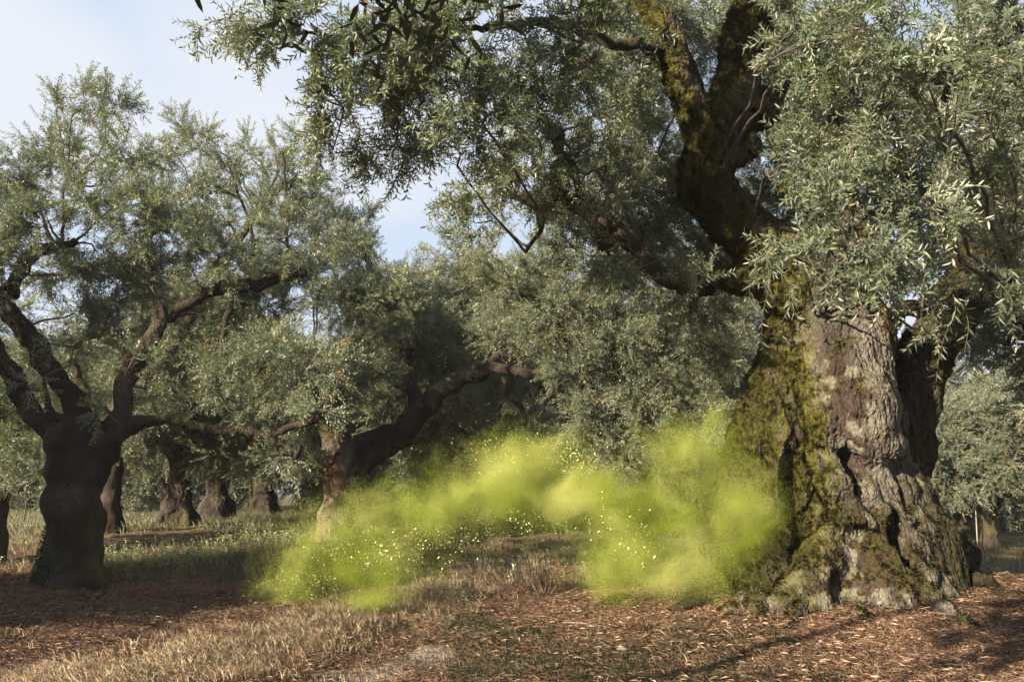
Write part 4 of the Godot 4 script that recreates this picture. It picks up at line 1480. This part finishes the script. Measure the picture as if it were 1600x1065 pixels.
# a sprig with every leaf a piece of its own; points run from the hold to the tip
func sprig(tree: Node3D, called: String, pts: PackedVector3Array, pairs: int, leaf_len: float, variants: Array, rng: RandomNumberGenerator, r0: float, pale: Material) -> void:
	var off := tree.position
	var rad := PackedFloat32Array()
	for i in pts.size():
		rad.append(lerpf(r0, r0 * 0.35, float(i) / (pts.size() - 1)))
	var s := smooth(pts, rad, 0.04)
	var g := Geo.new()
	g.tube(s[0], s[1], 5, Color(0.13, 0.115, 0.065), 0.0, nz2, pts[0])
	var o := obj(called, g.mesh(), twig_mat, tree)
	o.position = pts[0] - off
	var sp: PackedVector3Array = s[0]
	for i in pairs:
		var t := (i + 0.8) / pairs
		var k := t * (sp.size() - 1.001)
		var at := sp[int(k)].lerp(sp[int(k) + 1], k - int(k))
		var along := (sp[int(k) + 1] - sp[int(k)]).normalized()
		for q in 2:
			if rng.randf() < 0.1:
				continue
			var phi := i * PI * 0.5 + q * PI + rng.randf_range(-0.5, 0.5)
			var fr := facing(along, phi)
			var lean := rng.randf_range(0.6, 1.15)
			var dir := (fr.y * cos(lean) + fr.x * sin(lean)).normalized()
			var lf := obj("leaf", variants[rng.randi() % variants.size()], pale, o)
			var up := (fr.y * sin(lean) - fr.x * cos(lean)).rotated(dir, rng.randf_range(-0.8, 0.8))
			var side := dir.cross(up).normalized()
			lf.transform = Transform3D(Basis(side, dir, side.cross(dir)).scaled(Vector3.ONE * leaf_len * rng.randf_range(0.75, 1.15)), at - pts[0])


func leaf_variants(rng: RandomNumberGenerator) -> Array:
	var out := []
	for i in 6:
		var g := Geo.new()
		var c := leaf_colors(rng)
		var k := 1.0 if i < 5 else 1.4
		leaf(g, Vector3.ZERO, Vector3.UP, Vector3.BACK, 1.0, rng.randf_range(0.16, 0.21), c[0] * k * 0.85, c[1] * 0.62, true)
		out.append(g.mesh())
	return out


func build_details() -> void:
	var rng := RandomNumberGenerator.new()
	rng.seed = 64
	var variants := leaf_variants(rng)
	var dark := []  # leaf colours darkened, painting shade onto the near sprigs
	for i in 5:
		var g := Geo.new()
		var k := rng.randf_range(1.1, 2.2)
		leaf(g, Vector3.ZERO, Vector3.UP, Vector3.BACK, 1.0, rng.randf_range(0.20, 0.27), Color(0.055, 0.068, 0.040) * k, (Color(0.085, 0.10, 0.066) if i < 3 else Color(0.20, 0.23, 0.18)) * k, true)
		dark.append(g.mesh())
	var giant := get_node("olive_tree") as Node3D
	# sprays that hang in front of the giant trunk
	var hang := [[1195, 395, 5.3, 1192, 545], [1212, 420, 5.2, 1248, 500], [1235, 440, 5.1, 1222, 530], [1180, 380, 5.4, 1172, 470], [1262, 400, 5.2, 1275, 500], [1452, 500, 5.6, 1470, 640], [1450, 520, 5.6, 1418, 545], [1500, 470, 5.4, 1512, 590],
		[1490, 460, 5.3, 1470, 560], [1560, 440, 5.2, 1590, 540], [1330, 420, 5.0, 1340, 490], [1380, 410, 5.1, 1365, 480], [1580, 420, 5.0, 1560, 500], [1300, 410, 5.1, 1290, 470]]
	for h in hang:
		var a := P(h[0], h[1], h[2])
		var b := P(h[3], h[4], h[2] - 0.1)
		sprig(giant, "hanging_sprig", PackedVector3Array([a, a.lerp(b, 0.35) + Vector3(0.03, 0.02, 0.03), a.lerp(b, 0.7) + Vector3(-0.02, 0, 0.03), b]), 13, 0.082, variants, rng, 0.0020, leaf_mat)
	# the near tree left of the viewer with a bough over the camera
	var near := grove_olive("olive tree outside the picture whose shade-tinted leafy sprigs hang into the top", Vector3(-12.0, gh(-12.0, 5.0), 5.0), 0.8, 2.0, 1.3, 5.0, {"seed": 905, "cell": 0.09, "bulge": 0.07, "freq": 9.0, "fine": 0.03, "shoot": "far", "density": 200.0, "clumps": 12, "low": 3.0, "shade_clumps": [[Vector3(-1.2, 3.75, -1.3), 0.45, 2.0], [Vector3(-1.6, 4.0, -1.3), 0.45, 2.0]]})  # two unseen leaf clumps added sunward to shade the sprigs
	var bg := Geo.new()
	var bough := smooth(PackedVector3Array([Vector3(-11.7, 3.0, 4.7), Vector3(-9.6, 4.2, 3.7), Vector3(-7.2, 4.0, 1.3), Vector3(-5.2, 4.7, 0.4), Vector3(-3.0, 4.0, -1.4), Vector3(-1.2, 3.75, -2.3), Vector3(0.1, 3.6, -2.35), Vector3(0.6, 3.45, -2.4)]), PackedFloat32Array([0.08, 0.07, 0.06, 0.05, 0.04, 0.03, 0.018, 0.008]), 0.15)
	bg.tube(bough[0], bough[1], 8, Color(0.13, 0.11, 0.08), 0.2, nz2, near.position)
	obj("branch", bg.mesh(), bark_mat, near)
	var low := [[420, -60, 2.45, 432, 60, 5], [425, 0, 2.42, 455, 68, 4], [570, -70, 2.3, 548, 62, 5], [655, -60, 2.2, 620, 40, 6], [640, -20, 2.2, 638, 132, 7], [690, -80, 2.2, 700, 60, 6], [650, 20, 2.25, 690, 105, 4], [300, -90, 2.3, 302, -14, 3], [735, -70, 2.3, 745, 30, 4], [560, -70, 2.3, 600, 40, 4], [600, -40, 2.25, 655, 75, 5], [700, -60, 2.25, 668, 150, 7], [630, -30, 2.2, 590, 95, 5], [720, -60, 2.3, 735, 90, 5], [405, -50, 2.4, 415, 45, 4], [760, -60, 2.3, 790, 40, 4], [930, -60, 2.5, 928, 60, 4], [610, 0, 2.25, 600, 130, 6], [675, -30, 2.2, 655, 120, 6], [585, -50, 2.25, 570, 110, 6]]
	for h in low:
		var a := P(h[0], h[1], h[2])
		var b := P(h[3], h[4], h[2] - 0.03)
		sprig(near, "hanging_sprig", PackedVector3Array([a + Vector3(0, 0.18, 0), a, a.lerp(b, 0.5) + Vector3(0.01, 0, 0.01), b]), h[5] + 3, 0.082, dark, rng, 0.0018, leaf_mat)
	# dead twigs that stick out of the ground
	var at := G(848, 932)
	var dead := base("dead_shrub", at)
	tag(dead, "dead twiggy shrub stump sticking out of the litter beside the track", "dead shrub")
	for i in 16:
		var g := Geo.new()
		var top: Vector3 = Vector3(rng.randf_range(-0.12, 0.16), rng.randf_range(0.12, 0.36), rng.randf_range(-0.1, 0.1)) if i > 3 else Vector3([-0.25, -0.35, 0.35, 0.5][i], [0.35, 0.18, 0.30, 0.12][i], 0.0)
		stick(g, Vector3(rng.randf_range(-0.08, 0.08), -0.03, rng.randf_range(-0.06, 0.06)), top, rng.randf_range(0.006, 0.016), Color(0.13, 0.08, 0.055) * rng.randf_range(0.7, 1.5), Vector3(rng.randf_range(-0.04, 0.04), 0, 0))
		obj("stem", g.mesh(), twig_mat, dead)
	# mossy fallen limbs below the powder
	var logs := [[930, 955, 985, 938, 0.055, "short mossy fallen limb below the powder, nearer the track"], [1048, 962, 1112, 944, 0.06, "longer dark mossy fallen limb lying at the giant's left root"]]
	for l in logs:
		var a := G(l[0], l[1]) + Vector3(0, 0.03, 0)
		var b := G(l[2], l[3]) + Vector3(0, 0.04, 0)
		var g := Geo.new()
		var s := smooth(PackedVector3Array([a, a.lerp(b, 0.4) + Vector3(0, 0.035, 0), a.lerp(b, 0.75) + Vector3(0, 0.03, 0), b]), PackedFloat32Array([l[4] * 0.7, l[4], l[4] * 1.05, l[4] * 0.7]), 0.03)
		g.tube(s[0], s[1], 12, Color(0.075, 0.068, 0.028), 0.3, nz2, a)
		var o := obj("fallen_limb", g.mesh(), bark_mat)
		o.position = a
		tag(o, l[5], "fallen limb")
	# sticks on the ground
	var lying := [[700, 1000, 760, 985, "thin dry stick lying in the straw left of the green grass"], [880, 975, 950, 985, "bent grey stick lying below the sunlit litter"], [1020, 985, 1045, 1000, "short dark stick lying just under the longer mossy limb"], [1130, 985, 1155, 1010, "pale stick in the litter in front of the giant's left root"],
		[800, 955, 700, 972, "long dark stick lying left of the dead shrub"], [1290, 990, 1370, 1000, "reddish stick in the litter below the grey foot"], [1450, 960, 1540, 975, "dark stick lying in front of the great right root"], [430, 940, 380, 955, "dry stick lying on dark earth near the left tree"]]
	for l in lying:
		var a := G(l[0], l[1]) + Vector3(0, 0.02, 0)
		var b := G(l[2], l[3]) + Vector3(0, 0.03, 0)
		var g := Geo.new()
		stick(g, a, b, 0.010, Color(0.17, 0.12, 0.085), Vector3(0, 0.02, 0.03), a)
		var o := obj("stick", g.mesh(), twig_mat)
		o.position = a
		tag(o, l[4], "stick", "sticks lying on the ground")
	# wild carrot heads
	var umbels := [[922, 984, 0.9, "pale wild carrot head, uppermost of four in the litter"], [936, 996, 0.8, "pale wild carrot head just below the uppermost"], [970, 1022, 1.25, "largest pale wild carrot head in the foreground grass"], [934, 1020, 0.6, "smallest pale wild carrot head left of the largest"]]
	for u in umbels:
		var foot := G(u[0], u[1] + 14)
		var o := base("wild_carrot", foot)
		tag(o, u[3], "wild carrot", "wild carrot heads in the foreground")
		var g := Geo.new()
		var head := Vector3(0.01, 0.11, 0.02)
		stick(g, Vector3(0, -0.01, 0), head, 0.0025, Color(0.20, 0.22, 0.11))
		obj("stem", g.mesh(), twig_mat, o)
		var f := Geo.new()
		for i in 60:
			var a := i * 2.39996
			var r: float = 0.035 * u[2] * sqrt((i + 0.5) / 60.0)
			var q := head + Vector3(cos(a) * r, 0.02 - r * r * 8.0, sin(a) * r)
			stick(f, head, q, 0.0008, Color(0.25, 0.27, 0.15))
			for k in 3:
				leaf_single(f, q, Vector3(cos(a + k * 2.1), 0.3, sin(a + k * 2.1)).normalized(), Vector3.UP, 0.008, 0.007, Color(0.50, 0.50, 0.38))
		obj("flower_head", f.mesh(), plain_mat, o)
	# weeds with stalks
	var herbs := [[1497, 905, 7, 0.42, Color(0.20, 0.22, 0.12), "pale stalked weed with white buds at the great right root"], [742, 968, 6, 0.42, Color(0.15, 0.17, 0.08), "tall grey green weed with a dry stalk beside the straw"], [1156, 945, 4, 0.12, Color(0.20, 0.26, 0.15), "little blue green seedling left of the giant's foot"],
		[1182, 938, 4, 0.14, Color(0.18, 0.25, 0.14), "little bright seedling against the giant's left root"], [1285, 1000, 5, 0.10, Color(0.12, 0.15, 0.07), "small weed in the litter below the giant's feet"], [905, 905, 8, 0.28, Color(0.16, 0.19, 0.12), "bushy grey green weed right of the dead shrub"], [700, 985, 6, 0.22, Color(0.15, 0.18, 0.08), "low weed at the inner edge of the straw"]]
	for h in herbs:
		var foot := G(h[0], h[1])
		var o := base("weed_plant", foot)
		tag(o, h[5], "weed")
		for i in h[2]:
			var a := rng.randf() * TAU
			var top: Vector3 = Vector3(cos(a) * 0.5, 1.0, sin(a) * 0.35) * h[3] * rng.randf_range(0.6, 1.1)
			var g := Geo.new()
			stick(g, Vector3(0, -0.01, 0), top, 0.003, h[4], Vector3(-cos(a), 0, -sin(a)) * h[3] * 0.08)
			for k in 12:
				var t := (k + 2.0) / 14.0
				var b := rng.randf() * TAU
				leaf_single(g, top * t, Vector3(cos(b), rng.randf_range(0.0, 0.9), sin(b)).normalized(), Vector3.UP, h[3] * rng.randf_range(0.10, 0.2), h[3] * 0.05, h[4] * rng.randf_range(0.8, 1.4))
			obj("stalk", g.mesh(), plain_mat, o)
	# ivy at the foot of the left tree
	var left := get_node("olive_tree_001") as Node3D
	var ivy := Geo.new()
	leaf(ivy, Vector3.ZERO, Vector3.UP, Vector3.BACK, 0.035, 0.03, Color(0.06, 0.085, 0.04), Color(0.10, 0.12, 0.06), false)
	var places := []
	var tints := []
	var trunk := left.get_node("trunk") as MeshInstance3D
	var arr := trunk.mesh.surface_get_arrays(0)
	var vv: PackedVector3Array = arr[Mesh.ARRAY_VERTEX]
	var vn: PackedVector3Array = arr[Mesh.ARRAY_NORMAL]
	var tries := 0
	while places.size() < 1400 and tries < 200000:
		tries += 1
		var i := rng.randi() % vv.size()
		var q := vv[i]
		if vn[i].z < 0.0 or q.y > 0.95 or q.x > 0.12 - q.y * 0.1 or rng.randf() > 1.1 - q.y * 0.9 or absf(q.x + 0.22) > 0.28:
			continue
		var b := facing(Vector3(rng.randfn() * 0.5, rng.randfn() * 0.4 - 0.2, 0.0) + vn[i] * 0.6, rng.randf() * TAU).scaled(Vector3.ONE * rng.randf_range(0.6, 1.4))
		places.append(Transform3D(b, left.position + q + vn[i] * 0.02))
		tints.append(tint(rng, 0.3))
	tag(scatter("ivy", ivy.mesh(), leaf_mat, places, tints), "small dark ivy climbing the foot of the left tree", "ivy")
	# stakes and a pole
	var stakes := [[637, 800, 22.0, 0.95, 0.02, "thin pale stake standing between the leaning trunk and the powder"], [36, 815, 21.0, 0.8, 0.025, "dark wooden post in the grass near the left edge"], [1527, 850, 28.0, 1.7, 0.028, "pale wooden prop leaning against the small sunlit tree"]]
	for st in stakes:
		var foot := P(st[0], st[1], st[2])
		foot.y = gh(foot.x, foot.z)
		var g := Geo.new()
		stick(g, Vector3(0, -0.1, 0), Vector3(0.02 if st[3] < 1.5 else 0.12, st[3], 0), st[4], Color(0.27, 0.23, 0.18) if st[3] != 0.8 else Color(0.09, 0.075, 0.055))
		var o := obj("stake", g.mesh(), twig_mat)
		o.position = foot
		tag(o, st[5], "stake")
